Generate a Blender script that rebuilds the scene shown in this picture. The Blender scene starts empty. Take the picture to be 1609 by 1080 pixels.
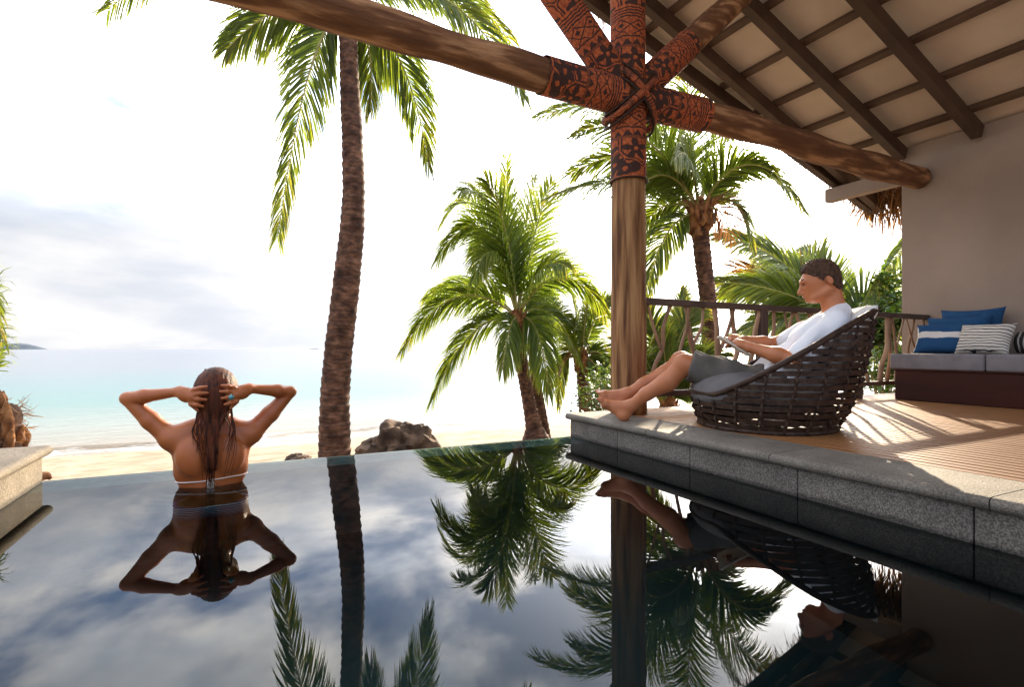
import bpy, bmesh, math, random
import numpy as np
from mathutils import Vector, Matrix, noise as mnoise

# ------------------------------------------------------------------ camera, sky, sun, exposure
scene = bpy.context.scene
H, F, CX, HY = 0.60, 845.0, 804.5, 549.0          # eye height above pool water, focal length in photo pixels
HEAD = math.atan(420 / 845)
FW = np.array([math.sin(HEAD), math.cos(HEAD), 0.0]); RT = np.array([math.cos(HEAD), -math.sin(HEAD), 0.0])
UP = np.array([0, 0, 1.0]); EYE = np.array([0, 0, H])
cam_d = bpy.data.cameras.new('camera'); cam = bpy.data.objects.new('camera', cam_d)
scene.collection.objects.link(cam); scene.camera = cam
cam.location = (0, 0, H); cam.rotation_euler = (math.radians(90), 0, -HEAD)
cam_d.sensor_width = 36; cam_d.sensor_fit = 'HORIZONTAL'; cam_d.lens = F / 1609 * 36
cam_d.shift_y = 9 / 1609; cam_d.clip_start = 0.05; cam_d.clip_end = 30000

SUN_EL = math.radians(17.5); SUN_AZ = math.radians(50.0)     # azimuth clockwise from +Y
SUN_DIR = Vector((math.sin(SUN_AZ) * math.cos(SUN_EL), math.cos(SUN_AZ) * math.cos(SUN_EL), math.sin(SUN_EL)))
sun_d = bpy.data.lights.new('sun', 'SUN'); sun_d.energy = 5.0; sun_d.angle = math.radians(0.55); sun_d.color = (1.0, 0.82, 0.58)
sun = bpy.data.objects.new('sun', sun_d); scene.collection.objects.link(sun)
sun.rotation_euler = SUN_DIR.to_track_quat('Z', 'Y').to_euler()

scene.view_settings.view_transform = 'Standard'; scene.view_settings.look = 'None'
scene.view_settings.gamma = 1.0; scene.view_settings.use_curve_mapping = False
scene.view_settings.exposure = 1.4
scene.cycles.use_denoising = True
scene.cycles.max_bounces = 8; scene.cycles.transparent_max_bounces = 8
scene.cycles.sample_clamp_indirect = 6.0

world = bpy.data.worlds.new('World'); scene.world = world; world.use_nodes = True
def build_world():
    nt = world.node_tree; nd = nt.nodes; lk = nt.links
    for n in list(nd): nd.remove(n)
    def N(t, **kw):
        n = nd.new(t)
        for k, v in kw.items(): setattr(n, k, v)
        return n
    def M(op, a, b=None, c=None, clamp=False):
        n = N('ShaderNodeMath', operation=op, use_clamp=clamp)
        for i, v in enumerate((a, b, c)):
            if v is None: continue
            if isinstance(v, (int, float)): n.inputs[i].default_value = v
            else: lk.new(v, n.inputs[i])
        return n.outputs[0]
    def mixc(f, a, b, mode='MIX'):
        n = N('ShaderNodeMix', data_type='RGBA', blend_type=mode)
        for i, v in ((0, f), (6, a), (7, b)):
            if isinstance(v, (int, float)): n.inputs[i].default_value = v
            elif isinstance(v, tuple): n.inputs[i].default_value = v + (1,)
            else: lk.new(v, n.inputs[i])
        return n.outputs[2]
    def ss(v, a, b):
        n = N('ShaderNodeMapRange', interpolation_type='SMOOTHSTEP')
        lk.new(v, n.inputs[0]); n.inputs[1].default_value = a; n.inputs[2].default_value = b
        return n.outputs[0]
    out = N('ShaderNodeOutputWorld'); bg = N('ShaderNodeBackground'); bg.inputs[1].default_value = 0.1
    lk.new(bg.outputs[0], out.inputs[0])
    sky = N('ShaderNodeTexSky', sky_type='NISHITA'); sky.sun_disc = False
    sky.sun_elevation = SUN_EL; sky.sun_rotation = SUN_AZ; sky.air_density = 1.0; sky.dust_density = 1.2; sky.ozone_density = 1.5
    tc = N('ShaderNodeTexCoord'); sp = N('ShaderNodeSeparateXYZ'); lk.new(tc.outputs['Generated'], sp.inputs[0])
    X, Y, Z = sp.outputs
    el = M('MAXIMUM', Z, 0.0)
    # cloud deck overhead, projected on a flat layer
    inv = M('DIVIDE', 1.0, M('ADD', el, 0.16))
    cv = N('ShaderNodeCombineXYZ'); lk.new(M('MULTIPLY', X, inv), cv.inputs[0]); lk.new(M('MULTIPLY', Y, inv), cv.inputs[1])
    n1 = N('ShaderNodeTexNoise'); n1.inputs['Scale'].default_value = 1.3; n1.inputs['Detail'].default_value = 9; n1.inputs['Roughness'].default_value = 0.54
    n1.inputs['Distortion'].default_value = 0.25
    lk.new(cv.outputs[0], n1.inputs['Vector'])
    cover = ss(n1.outputs['Fac'], 0.38, 0.58)
    n2 = N('ShaderNodeTexNoise'); n2.inputs['Scale'].default_value = 2.1; n2.inputs['Detail'].default_value = 7
    lk.new(cv.outputs[0], n2.inputs['Vector'])
    shade = ss(n2.outputs['Fac'], 0.34, 0.66)
    dot = N('ShaderNodeVectorMath', operation='DOT_PRODUCT'); lk.new(tc.outputs['Generated'], dot.inputs[0]); dot.inputs[1].default_value = SUN_DIR
    ang = M('ARCCOSINE', M('MINIMUM', M('MAXIMUM', dot.outputs['Value'], -1.0), 1.0))
    near = M('POWER', 2.718, M('MULTIPLY', ang, -1.7))               # wide brightening of cloud round the sun
    lit = mixc(shade, (5.8, 6.3, 7.1), (10.8, 10.2, 9.4))
    lit = mixc(1.0, lit, M('ADD', 0.70, M('MULTIPLY', near, 8.6)), 'MULTIPLY')
    blue = mixc(1.0, sky.outputs[0], (1.35, 1.6, 2.0), 'MULTIPLY')
    high = mixc(cover, blue, lit)
    # low stratus bands towards the horizon
    lv = N('ShaderNodeCombineXYZ'); az = M('ARCTAN2', X, Y)
    lk.new(M('MULTIPLY', az, 2.6), lv.inputs[0]); lk.new(M('MULTIPLY', el, 8.5), lv.inputs[1])
    n3 = N('ShaderNodeTexNoise'); n3.inputs['Scale'].default_value = 1.0; n3.inputs['Detail'].default_value = 7; n3.inputs['Roughness'].default_value = 0.5; n3.inputs['Distortion'].default_value = 0.1
    lk.new(lv.outputs[0], n3.inputs['Vector'])
    band = ss(n3.outputs['Fac'], 0.38, 0.62)
    low = mixc(band, (2.4, 2.66, 3.1), (3.7, 3.72, 3.78))
    low = mixc(1.0, low, M('ADD', 0.93, M('MULTIPLY', M('POWER', 2.718, M('MULTIPLY', ang, -4.0)), 6.0)), 'MULTIPLY')
    col = mixc(ss(el, 0.16, 0.40), low, high)
    halo = M('ADD', M('MULTIPLY', M('POWER', 2.718, M('MULTIPLY', ang, -9.0)), 26.0),
             M('MULTIPLY', M('POWER', 2.718, M('MULTIPLY', M('MULTIPLY', ang, ang), -900.0)), 160.0))
    hc = mixc(1.0, (1.0, 0.93, 0.80), halo, 'MULTIPLY')
    col = mixc(1.0, col, hc, 'ADD')
    wide = mixc(1.0, (1.0, 0.74, 0.44), M('MULTIPLY', M('POWER', 2.718, M('MULTIPLY', ang, -3.0)), 9.0), 'MULTIPLY')   # warm air round the low sun
    col = mixc(1.0, col, wide, 'ADD')
    lk.new(col, bg.inputs[0])
build_world()

# ------------------------------------------------------------------ helpers
COL = scene.collection
def ray(x, y): return FW + RT * ((x - CX) / F) + UP * ((HY - y) / F)
def at(x, y, t): return Vector(EYE + ray(x, y) * t)           # a photo measurement turned into a place: direction and distance
rnd = random.Random(7)

def tag(o, label=None, cat=None, group=None, kind=None):
    if label: o['label'] = label
    if cat: o['category'] = cat
    if group: o['group'] = group
    if kind: o['kind'] = kind
    return o
def empty(name, loc=(0, 0, 0), parent=None):
    o = bpy.data.objects.new(name, None); COL.objects.link(o); o.location = loc; o.parent = parent; o.empty_display_size = .1
    return o
def link(name, me, m=None, parent=None, loc=None):
    o = bpy.data.objects.new(name, me); COL.objects.link(o)
    if m is not None and not me.materials: me.materials.append(m)
    if parent is not None:
        o.parent = parent
        o.matrix_parent_inverse = Matrix.Translation(-Vector(parent_loc(parent)))
    if loc is not None: o.location = loc
    return o
def parent_loc(p):
    v = Vector(p.location); q = p.parent
    while q is not None and p.matrix_parent_inverse == Matrix.Identity(4):
        v += Vector(q.location); p, q = q, q.parent
    return v
def mesh(name, verts, faces, uv=None, smooth=False, attr=None):
    me = bpy.data.meshes.new(name); me.from_pydata([tuple(v) for v in verts], [], faces)
    if uv is not None:
        l = me.uv_layers.new(name='UVMap'); l.data.foreach_set('uv', np.asarray(uv, dtype=np.float32).ravel())
    if attr is not None:
        a = me.attributes.new('tint', 'FLOAT', 'POINT'); a.data.foreach_set('value', np.asarray(attr, dtype=np.float32))
    if smooth: me.polygons.foreach_set('use_smooth', [True] * len(me.polygons))
    me.update(); return me
BOXF = [(0, 3, 2, 1), (4, 5, 6, 7), (0, 1, 5, 4), (1, 2, 6, 5), (2, 3, 7, 6), (3, 0, 4, 7)]
def box_mesh(name, x0, x1, y0, y1, z0, z1, bev=0.0, seg=2):
    bm = bmesh.new()
    vs = [bm.verts.new(p) for p in ((x0, y0, z0), (x1, y0, z0), (x1, y1, z0), (x0, y1, z0), (x0, y0, z1), (x1, y0, z1), (x1, y1, z1), (x0, y1, z1))]
    for f in BOXF: bm.faces.new([vs[i] for i in f])
    if bev: bmesh.ops.bevel(bm, geom=list(bm.edges), offset=bev, segments=seg, affect='EDGES', profile=.6)
    me = bpy.data.meshes.new(name); bm.to_mesh(me); bm.free()
    if bev and seg > 1: me.polygons.foreach_set('use_smooth', [True] * len(me.polygons)); me.set_sharp_from_angle(angle=.7)
    return me
def beam_mesh(name, a, b, w, h, up=(0, 0, 1), bev=0.004):
    a, b = Vector(a), Vector(b); t = (b - a); L = t.length; t /= L
    s = t.cross(Vector(up)).normalized(); n = s.cross(t)
    me = box_mesh(name, -w / 2, w / 2, 0, L, -h / 2, h / 2, bev, 1)
    me.transform(Matrix((( s.x, t.x, n.x, a.x), (s.y, t.y, n.y, a.y), (s.z, t.z, n.z, a.z), (0, 0, 0, 1))))
    return me
def spline(pts, n):
    P = [Vector(p) for p in pts]; P = [2 * P[0] - P[1]] + P + [2 * P[-1] - P[-2]]
    out = []; segs = len(P) - 3
    for i in range(n):
        u = i / (n - 1) * segs; k = min(int(u), segs - 1); f = u - k
        p0, p1, p2, p3 = P[k:k + 4]
        out.append(.5 * ((2 * p1) + (p2 - p0) * f + (2 * p0 - 5 * p1 + 4 * p2 - p3) * f * f + (3 * p1 - p0 - 3 * p2 + p3) * f ** 3))
    return out
def lerps(vals, n):
    return [float(v) for v in np.interp(np.linspace(0, 1, n), np.linspace(0, 1, len(vals)), vals)]
def tube_data(path, radii, sides=12, wob=0.0, wscale=3.0, ring=None, seed=0.0, cap=True):
    n = len(path); V = []; Fs = []; UV = []
    T = [(path[min(i + 1, n - 1)] - path[max(i - 1, 0)]).normalized() for i in range(n)]
    ref = Vector((1, 0, 0)) if abs(T[0].x) < .8 else Vector((0, 1, 0))
    s = (ref - T[0] * ref.dot(T[0])).normalized(); ln = 0; vv = []
    for i in range(n):
        if i: ln += (path[i] - path[i - 1]).length
        vv.append(ln)
        s = (s - T[i] * s.dot(T[i])).normalized(); b = T[i].cross(s)
        for k in range(sides):
            a = 2 * math.pi * k / sides; d = s * math.cos(a) + b * math.sin(a); r = radii[i]
            if wob: r *= 1 + wob * mnoise.noise((path[i] + d * radii[i]) * wscale + Vector((seed, seed * 1.7, 0)))
            if ring: r += ring(ln, a)
            V.append(path[i] + d * r)
    for i in range(n - 1):
        for k in range(sides):
            k2 = (k + 1) % sides
            Fs.append((i * sides + k, i * sides + k2, (i + 1) * sides + k2, (i + 1) * sides + k))
            UV += [(k / sides, vv[i]), ((k + 1) / sides, vv[i]), ((k + 1) / sides, vv[i + 1]), (k / sides, vv[i + 1])]
    if cap:
        Fs.append(tuple(range(sides - 1, -1, -1))); UV += [(0, 0)] * sides
        Fs.append(tuple(range((n - 1) * sides, n * sides))); UV += [(0, 0)] * sides
    return V, Fs, UV
def tube(name, path, radii, m, parent=None, **kw):
    V, Fs, UV = tube_data([Vector(p) for p in path], radii, **kw)
    return link(name, mesh(name, V, Fs, UV, True), m, parent)

# ------------------------------------------------------------------ materials
MATS = {}
def mat(name, c1, c2=None, scale=8.0, rough=.7, bump=0.0, bscale=None, stretch=(1, 1, 1), coord='Object', spec=.3, detail=6, c3=None, lo=.35, hi=.65, sss=0.0, extra=None):
    m = bpy.data.materials.new(name); m.use_nodes = True; nt = m.node_tree; nd = nt.nodes; lk = nt.links
    b = nd['Principled BSDF']; b.inputs['Roughness'].default_value = rough; b.inputs['Specular IOR Level'].default_value = spec
    if sss: b.inputs['Subsurface Weight'].default_value = sss; b.inputs['Subsurface Radius'].default_value = (.02, .008, .004); b.inputs['Subsurface Scale'].default_value = .6
    tc = nd.new('ShaderNodeTexCoord'); mp = nd.new('ShaderNodeMapping'); mp.inputs['Scale'].default_value = stretch
    lk.new(tc.outputs[coord], mp.inputs[0])
    if c2 is not None:
        n = nd.new('ShaderNodeTexNoise'); n.inputs['Scale'].default_value = scale; n.inputs['Detail'].default_value = detail; lk.new(mp.outputs[0], n.inputs['Vector'])
        r = nd.new('ShaderNodeValToRGB'); e = r.color_ramp.elements; e[0].position = lo; e[1].position = hi
        e[0].color = tuple(c1) + (1,); e[1].color = tuple(c2) + (1,)
        if c3 is not None: x = e.new((lo + hi) / 2); x.color = tuple(c3) + (1,)
        lk.new(n.outputs['Fac'], r.inputs[0]); lk.new(r.outputs[0], b.inputs['Base Color'])
    else: b.inputs['Base Color'].default_value = tuple(c1) + (1,)
    if bump:
        n = nd.new('ShaderNodeTexNoise'); n.inputs['Scale'].default_value = bscale or scale * 3; n.inputs['Detail'].default_value = 8; lk.new(mp.outputs[0], n.inputs['Vector'])
        bp = nd.new('ShaderNodeBump'); bp.inputs['Strength'].default_value = min(1, bump); bp.inputs['Distance'].default_value = .01 * max(1, bump)
        lk.new(n.outputs['Fac'], bp.inputs['Height']); lk.new(bp.outputs[0], b.inputs['Normal'])
    MATS[name] = m; return m
mat('log_bark', (.12, .052, .023), (.42, .225, .108), 17, .85, 2.5, 22, (.16, 1, 1), c3=(.18, .080, .035), lo=.38, hi=.64, detail=12)
mat('post_wood', (.10, .040, .014), (.38, .205, .082), 26, .75, 2.0, 40, (1, 1, .07), c3=(.24, .112, .042), lo=.36, hi=.64, detail=12)
mat('rafter', (.060, .034, .022), (.085, .048, .030), 4, .55, .15, 30)
mat('purlin', (.085, .048, .030), (.115, .068, .042), 4, .55, .15, 30)
mat('ceiling', (.60, .475, .37), (.67, .535, .42), 2.5, .8, .1, 40)
mat('plaster', (.29, .215, .167), (.365, .272, .212), 1.3, .85, .35, 60)
mat('deck_wood', (.16, .062, .022), (.38, .185, .066), 9, .5, .4, 30, (1, .07, 1), c3=(.26, .115, .038), lo=.38, hi=.62)
mat('batten', (.05, .022, .010), (.09, .04, .018), 7, .6, .2, 30)
def speckle(name, a, b_, c, sc):
    m = mat(name, a, c, sc, .72, .35, sc * 1.2, c3=b_, lo=.38, hi=.62, detail=9)
    nt = m.node_tree; nd = nt.nodes; lk = nt.links; b = nd['Principled BSDF']
    src = b.inputs['Base Color'].links[0].from_socket
    n = nd.new('ShaderNodeTexNoise'); n.inputs['Scale'].default_value = 5; n.inputs['Detail'].default_value = 5
    tc = nd.new('ShaderNodeTexCoord'); lk.new(tc.outputs['Object'], n.inputs['Vector'])
    mr = nd.new('ShaderNodeMapRange'); lk.new(n.outputs['Fac'], mr.inputs[0]); mr.inputs[1].default_value = .35; mr.inputs[2].default_value = .65; mr.inputs[3].default_value = .72; mr.inputs[4].default_value = 1.1
    mx = nd.new('ShaderNodeMix'); mx.data_type = 'RGBA'; mx.blend_type = 'MULTIPLY'; mx.inputs[0].default_value = 1
    lk.new(src, mx.inputs[6]); lk.new(mr.outputs[0], mx.inputs[7])
    sp = nd.new('ShaderNodeSeparateXYZ'); lk.new(tc.outputs['Object'], sp.inputs[0]); ad = nd.new('ShaderNodeMath'); ad.operation = 'MULTIPLY_ADD'; lk.new(n.outputs['Fac'], ad.inputs[0]); ad.inputs[1].default_value = -.06; lk.new(sp.outputs[2], ad.inputs[2])
    wet = nd.new('ShaderNodeMapRange'); lk.new(ad.outputs[0], wet.inputs[0]); wet.inputs[1].default_value = -.022; wet.inputs[2].default_value = -.008; wet.inputs[3].default_value = .38; wet.inputs[4].default_value = 1
    m2 = nd.new('ShaderNodeMix'); m2.data_type = 'RGBA'; m2.blend_type = 'MULTIPLY'; m2.inputs[0].default_value = 1; lk.new(mx.outputs[2], m2.inputs[6]); lk.new(wet.outputs[0], m2.inputs[7]); lk.new(m2.outputs[2], b.inputs['Base Color']); return m
speckle('granite', (.070, .060, .050), (.125, .108, .091), (.20, .176, .150), 170)
speckle('coping', (.105, .090, .073), (.150, .129, .105), (.20, .174, .142), 150)
speckle('pale_stone', (.12, .098, .070), (.17, .140, .102), (.225, .188, .14), 130)
mat('pool_tile', (.010, .022, .026), (.016, .032, .037), 3, .5)
mat('weir_tile', (.15, .16, .165), (.21, .22, .22), 20, .5)
mat('sand', (.21, .155, .10), (.33, .26, .18), 2.6, .95, 1.5, 7, detail=12)
mat('rock', (.030, .019, .013), (.15, .095, .060), 4.5, .9, 2.5, 8, c3=(.075, .047, .030), lo=.38, hi=.64, detail=12)
mat('skin_woman', (.34, .092, .024), (.42, .125, .036), 6, .38, .08, 160, spec=.45, sss=.12)
mat('skin_man', (.42, .140, .054), (.50, .180, .074), 7, .45, .08, 160, spec=.4, sss=.12)
mat('nail', (.62, .38, .30), rough=.3)
mat('hair_red', (.022, .006, .003), (.12, .030, .011), 60, .55, .5, 120, (1, 1, .12), spec=.18)
mat('hair_brown', (.045, .020, .010), (.12, .055, .027), 60, .5, 1.0, 170, spec=.4)
mat('brow', (.03, .014, .008), rough=.6)
mat('lip', (.42, .15, .10), rough=.4)
mat('shirt', (.72, .72, .74), (.78, .78, .80), 6, .85, .5, 22)
mat('shorts', (.082, .070, .058), (.112, .097, .082), 8, .85, .45, 30)
mat('seat_cloth', (.115, .107, .105), (.145, .135, .132), 8, .9, .3, 90)
mat('white_cloth', (.70, .66, .60), (.78, .74, .68), 6, .9, .3, 30)
mat('wicker', (.026, .013, .008), (.058, .031, .019), 30, .5, .4, 90, spec=.22)
mat('tablet_shell', (.55, .47, .38), rough=.4)
mat('tablet_glass', (.012, .014, .018), rough=.08, spec=.6)
mat('mahogany', (.028, .005, .003), (.058, .011, .006), 5, .4, .15, 30, (1, .12, 1))
mat('daybed_cloth', (.17, .16, .165), (.22, .205, .21), 9, .9, .3, 60)
mat('navy', (.012, .055, .135), (.018, .080, .19), 14, .85, .4, 60)
mat('terracotta', (.28, .062, .025), (.34, .085, .036), 6, .7, .1)
mat('branch', (.22, .125, .07), (.42, .26, .155), 9, .7, .5, 30, (1, 1, .25))
mat('rail_wood', (.075, .048, .036), (.12, .078, .058), 6, .6, .3, 40)
mat('fibre', (.10, .036, .013), (.34, .16, .064), 9, .9, 1.5, 40, c3=(.21, .088, .032))
mat('thatch', (.14, .075, .035), (.34, .20, .10), 12, .9, .4, 60)
mat('string', (.75, .66, .58), rough=.7)
mat('ring_stone', (.03, .22, .25), (.10, .42, .42), 60, .25, spec=.6)
mat('ring_silver', (.5, .5, .5), rough=.25)
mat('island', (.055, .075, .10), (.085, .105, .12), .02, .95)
def trunk_mat(name, a, b_, c, bands):
    m = mat(name, a, b_, 7, .85, .5, 30, c3=c)
    nt = m.node_tree; nd = nt.nodes; lk = nt.links; b = nd['Principled BSDF']; src = b.inputs['Base Color'].links[0].from_socket
    uv = nd.new('ShaderNodeUVMap'); sp = nd.new('ShaderNodeSeparateXYZ'); lk.new(uv.outputs[0], sp.inputs[0])
    n = nd.new('ShaderNodeTexNoise'); n.noise_dimensions = '2D'; mp = nd.new('ShaderNodeMapping'); mp.inputs['Scale'].default_value = (9, bands, 1); lk.new(uv.outputs[0], mp.inputs[0])
    n.inputs['Scale'].default_value = 1; n.inputs['Detail'].default_value = 8; lk.new(mp.outputs[0], n.inputs['Vector'])
    mr = nd.new('ShaderNodeMapRange'); lk.new(n.outputs['Fac'], mr.inputs[0]); mr.inputs[1].default_value = .35; mr.inputs[2].default_value = .65; mr.inputs[3].default_value = .45; mr.inputs[4].default_value = 1.15
    mx = nd.new('ShaderNodeMix'); mx.data_type = 'RGBA'; mx.blend_type = 'MULTIPLY'; mx.inputs[0].default_value = 1
    lk.new(src, mx.inputs[6]); lk.new(mr.outputs[0], mx.inputs[7]); lk.new(mx.outputs[2], b.inputs['Base Color']); return m
trunk_mat('trunk', (.055, .023, .013), (.18, .088, .052), (.105, .048, .028), 26)
def leaf_mat(name, dark, light, dry, trans=.45):
    m = bpy.data.materials.new(name); m.use_nodes = True; nt = m.node_tree; nd = nt.nodes; lk = nt.links
    for n in list(nd): nd.remove(n)
    out = nd.new('ShaderNodeOutputMaterial'); at_ = nd.new('ShaderNodeAttribute'); at_.attribute_name = 'tint'
    r = nd.new('ShaderNodeValToRGB'); e = r.color_ramp.elements; e[0].color = tuple(dark) + (1,); e[1].color = tuple(dry) + (1,); x = e.new(.6); x.color = tuple(light) + (1,)
    lk.new(at_.outputs['Fac'], r.inputs[0])
    p = nd.new('ShaderNodeBsdfPrincipled'); p.inputs['Roughness'].default_value = .42; p.inputs['Specular IOR Level'].default_value = .45; lk.new(r.outputs[0], p.inputs['Base Color'])
    t = nd.new('ShaderNodeBsdfTranslucent')
    g = nd.new('ShaderNodeMix'); g.data_type = 'RGBA'; g.blend_type = 'MULTIPLY'; g.inputs[0].default_value = 1; g.inputs[7].default_value = (2.3, 2.0, .9, 1)
    lk.new(r.outputs[0], g.inputs[6]); lk.new(g.outputs[2], t.inputs[0])
    mx = nd.new('ShaderNodeMixShader'); mx.inputs[0].default_value = trans
    lk.new(p.outputs[0], mx.inputs[1]); lk.new(t.outputs[0], mx.inputs[2]); lk.new(mx.outputs[0], out.inputs[0])
    MATS[name] = m; return m
leaf_mat('palm_leaf', (.035, .070, .012), (.11, .155, .022), (.32, .24, .06), .52)
leaf_mat('palm_leaf_bright', (.045, .092, .013), (.14, .20, .025), (.34, .27, .06), .56)
leaf_mat('shrub_leaf', (.025, .060, .014), (.070, .125, .026), (.16, .16, .04), .4)
leaf_mat('dry_leaf', (.07, .030, .012), (.15, .070, .028), (.26, .15, .06), .3)
mat('rachis', (.20, .19, .055), (.33, .29, .10), 8, .5)

def tapa_mat():
    m = bpy.data.materials.new('tapa_cloth'); m.use_nodes = True; nt = m.node_tree; nd = nt.nodes; lk = nt.links; b = nd['Principled BSDF']; b.inputs['Roughness'].default_value = .8
    def Mt(op, a, b_=None, clamp=False):
        n = nd.new('ShaderNodeMath'); n.operation = op; n.use_clamp = clamp
        for i, v in enumerate((a, b_)):
            if v is None: continue
            if isinstance(v, (int, float)): n.inputs[i].default_value = v
            else: lk.new(v, n.inputs[i])
        return n.outputs[0]
    uv = nd.new('ShaderNodeUVMap'); sp = nd.new('ShaderNodeSeparateXYZ'); lk.new(uv.outputs[0], sp.inputs[0]); u, v = sp.outputs[0], sp.outputs[1]
    nz = nd.new('ShaderNodeTexNoise'); nz.noise_dimensions = '2D'; nz.inputs['Scale'].default_value = 22; lk.new(uv.outputs[0], nz.inputs['Vector'])
    w = Mt('MULTIPLY', Mt('SUBTRACT', nz.outputs['Fac'], .5), .05)
    v2 = Mt('ADD', v, Mt('MULTIPLY', w, .35)); u2 = Mt('ADD', u, Mt('MULTIPLY', w, .5))
    ph = Mt('FRACT', Mt('MULTIPLY', v2, 1.9))                       # one repeat of bands every 0.43 m
    def band(a, c): return Mt('MULTIPLY', Mt('GREATER_THAN', ph, a), Mt('LESS_THAN', ph, c))
    # big leaf motifs of uneven size, scattered in cells
    cs = nd.new('ShaderNodeCombineXYZ'); lk.new(Mt('MULTIPLY', u2, 3.4), cs.inputs[0]); lk.new(Mt('MULTIPLY', v2, 5.6), cs.inputs[1])
    vo = nd.new('ShaderNodeTexVoronoi'); vo.voronoi_dimensions = '2D'; vo.inputs['Scale'].default_value = 1; vo.inputs['Randomness'].default_value = .72; lk.new(cs.outputs[0], vo.inputs['Vector'])
    df = nd.new('ShaderNodeVectorMath'); df.operation = 'SUBTRACT'; lk.new(cs.outputs[0], df.inputs[0]); lk.new(vo.outputs['Position'], df.inputs[1]); ds = nd.new('ShaderNodeSeparateXYZ'); lk.new(df.outputs[0], ds.inputs[0])
    cc = nd.new('ShaderNodeSeparateColor'); lk.new(vo.outputs['Color'], cc.inputs[0])
    an = Mt('ARCTAN2', ds.outputs[1], ds.outputs[0]); rr = vo.outputs['Distance']
    pet = Mt('ADD', 3.0, Mt('FLOOR', Mt('MULTIPLY', cc.outputs[0], 4.0)))
    star = Mt('LESS_THAN', rr, Mt('ADD', Mt('ADD', .30, Mt('MULTIPLY', cc.outputs[1], .14)), Mt('MULTIPLY', Mt('COSINE', Mt('ADD', Mt('MULTIPLY', an, pet), Mt('MULTIPLY', cc.outputs[2], 6.0))), .15)))
    core = Mt('LESS_THAN', rr, .08); star = Mt('MULTIPLY', star, Mt('SUBTRACT', 1, core))
    ve = nd.new('ShaderNodeTexVoronoi'); ve.voronoi_dimensions = '2D'; ve.feature = 'DISTANCE_TO_EDGE'; ve.inputs['Scale'].default_value = 1; ve.inputs['Randomness'].default_value = .72; lk.new(cs.outputs[0], ve.inputs['Vector'])
    arc = Mt('LESS_THAN', Mt('ABSOLUTE', Mt('SUBTRACT', ve.outputs['Distance'], .05)), .022)
    p1 = Mt('MULTIPLY', band(.04, .50), Mt('MAXIMUM', star, arc))
    # zigzag row
    tri = Mt('ABSOLUTE', Mt('SUBTRACT', Mt('FRACT', Mt('MULTIPLY', u2, 11)), .5))
    zz = Mt('LESS_THAN', Mt('MULTIPLY', Mt('SUBTRACT', ph, .54), 7.0), tri)
    p2 = Mt('MULTIPLY', band(.54, .62), zz)
    # lattice of diamonds
    du = Mt('ABSOLUTE', Mt('SUBTRACT', Mt('FRACT', Mt('MULTIPLY', u2, 6)), .5)); dv = Mt('ABSOLUTE', Mt('SUBTRACT', Mt('FRACT', Mt('MULTIPLY', ph, 7)), .5))
    dd = Mt('ADD', du, dv); dia = Mt('MAXIMUM', Mt('LESS_THAN', dd, .20), Mt('MULTIPLY', Mt('GREATER_THAN', dd, .44), Mt('LESS_THAN', dd, .56)))
    p3 = Mt('MULTIPLY', band(.66, .86), dia)
    # border lines
    ln = Mt('MULTIPLY', band(.86, 1.0), Mt('LESS_THAN', Mt('FRACT', Mt('MULTIPLY', ph, 26)), .5))
    l2 = Mt('MULTIPLY', band(.50, .54), 1.0); l3 = Mt('MULTIPLY', band(.635, .655), 1.0); l4 = band(0, .015)
    s = Mt('ADD', Mt('ADD', Mt('ADD', p1, p2), Mt('ADD', p3, ln)), Mt('ADD', Mt('ADD', Mt('MULTIPLY', l2, .6), l3), l4), True)
    n2 = nd.new('ShaderNodeTexNoise'); n2.noise_dimensions = '2D'; n2.inputs['Scale'].default_value = 40; n2.inputs['Detail'].default_value = 5; lk.new(uv.outputs[0], n2.inputs['Vector'])
    r = nd.new('ShaderNodeValToRGB'); e = r.color_ramp.elements; e[0].color = (.25, .042, .011, 1); e[1].color = (.58, .140, .036, 1); e[0].position = .3; e[1].position = .7; lk.new(n2.outputs['Fac'], r.inputs[0])
    mx = nd.new('ShaderNodeMix'); mx.data_type = 'RGBA'; lk.new(Mt('MULTIPLY', s, .93), mx.inputs[0]); lk.new(r.outputs[0], mx.inputs[6]); mx.inputs[7].default_value = (.022, .012, .009, 1)
    lk.new(mx.outputs[2], b.inputs['Base Color'])
    wv = nd.new('ShaderNodeTexWave'); wv.inputs['Scale'].default_value = 60; wv.bands_direction = 'Y'; wv.inputs['Distortion'].default_value = 1.0; lk.new(uv.outputs[0], wv.inputs['Vector'])
    hh = Mt('SUBTRACT', Mt('MULTIPLY', wv.outputs['Fac'], .4), Mt('MULTIPLY', s, .6))
    bp = nd.new('ShaderNodeBump'); bp.inputs['Strength'].default_value = .7; bp.inputs['Distance'].default_value = .006; lk.new(hh, bp.inputs['Height']); lk.new(bp.outputs[0], b.inputs['Normal'])
    MATS['tapa'] = m
tapa_mat()
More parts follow.
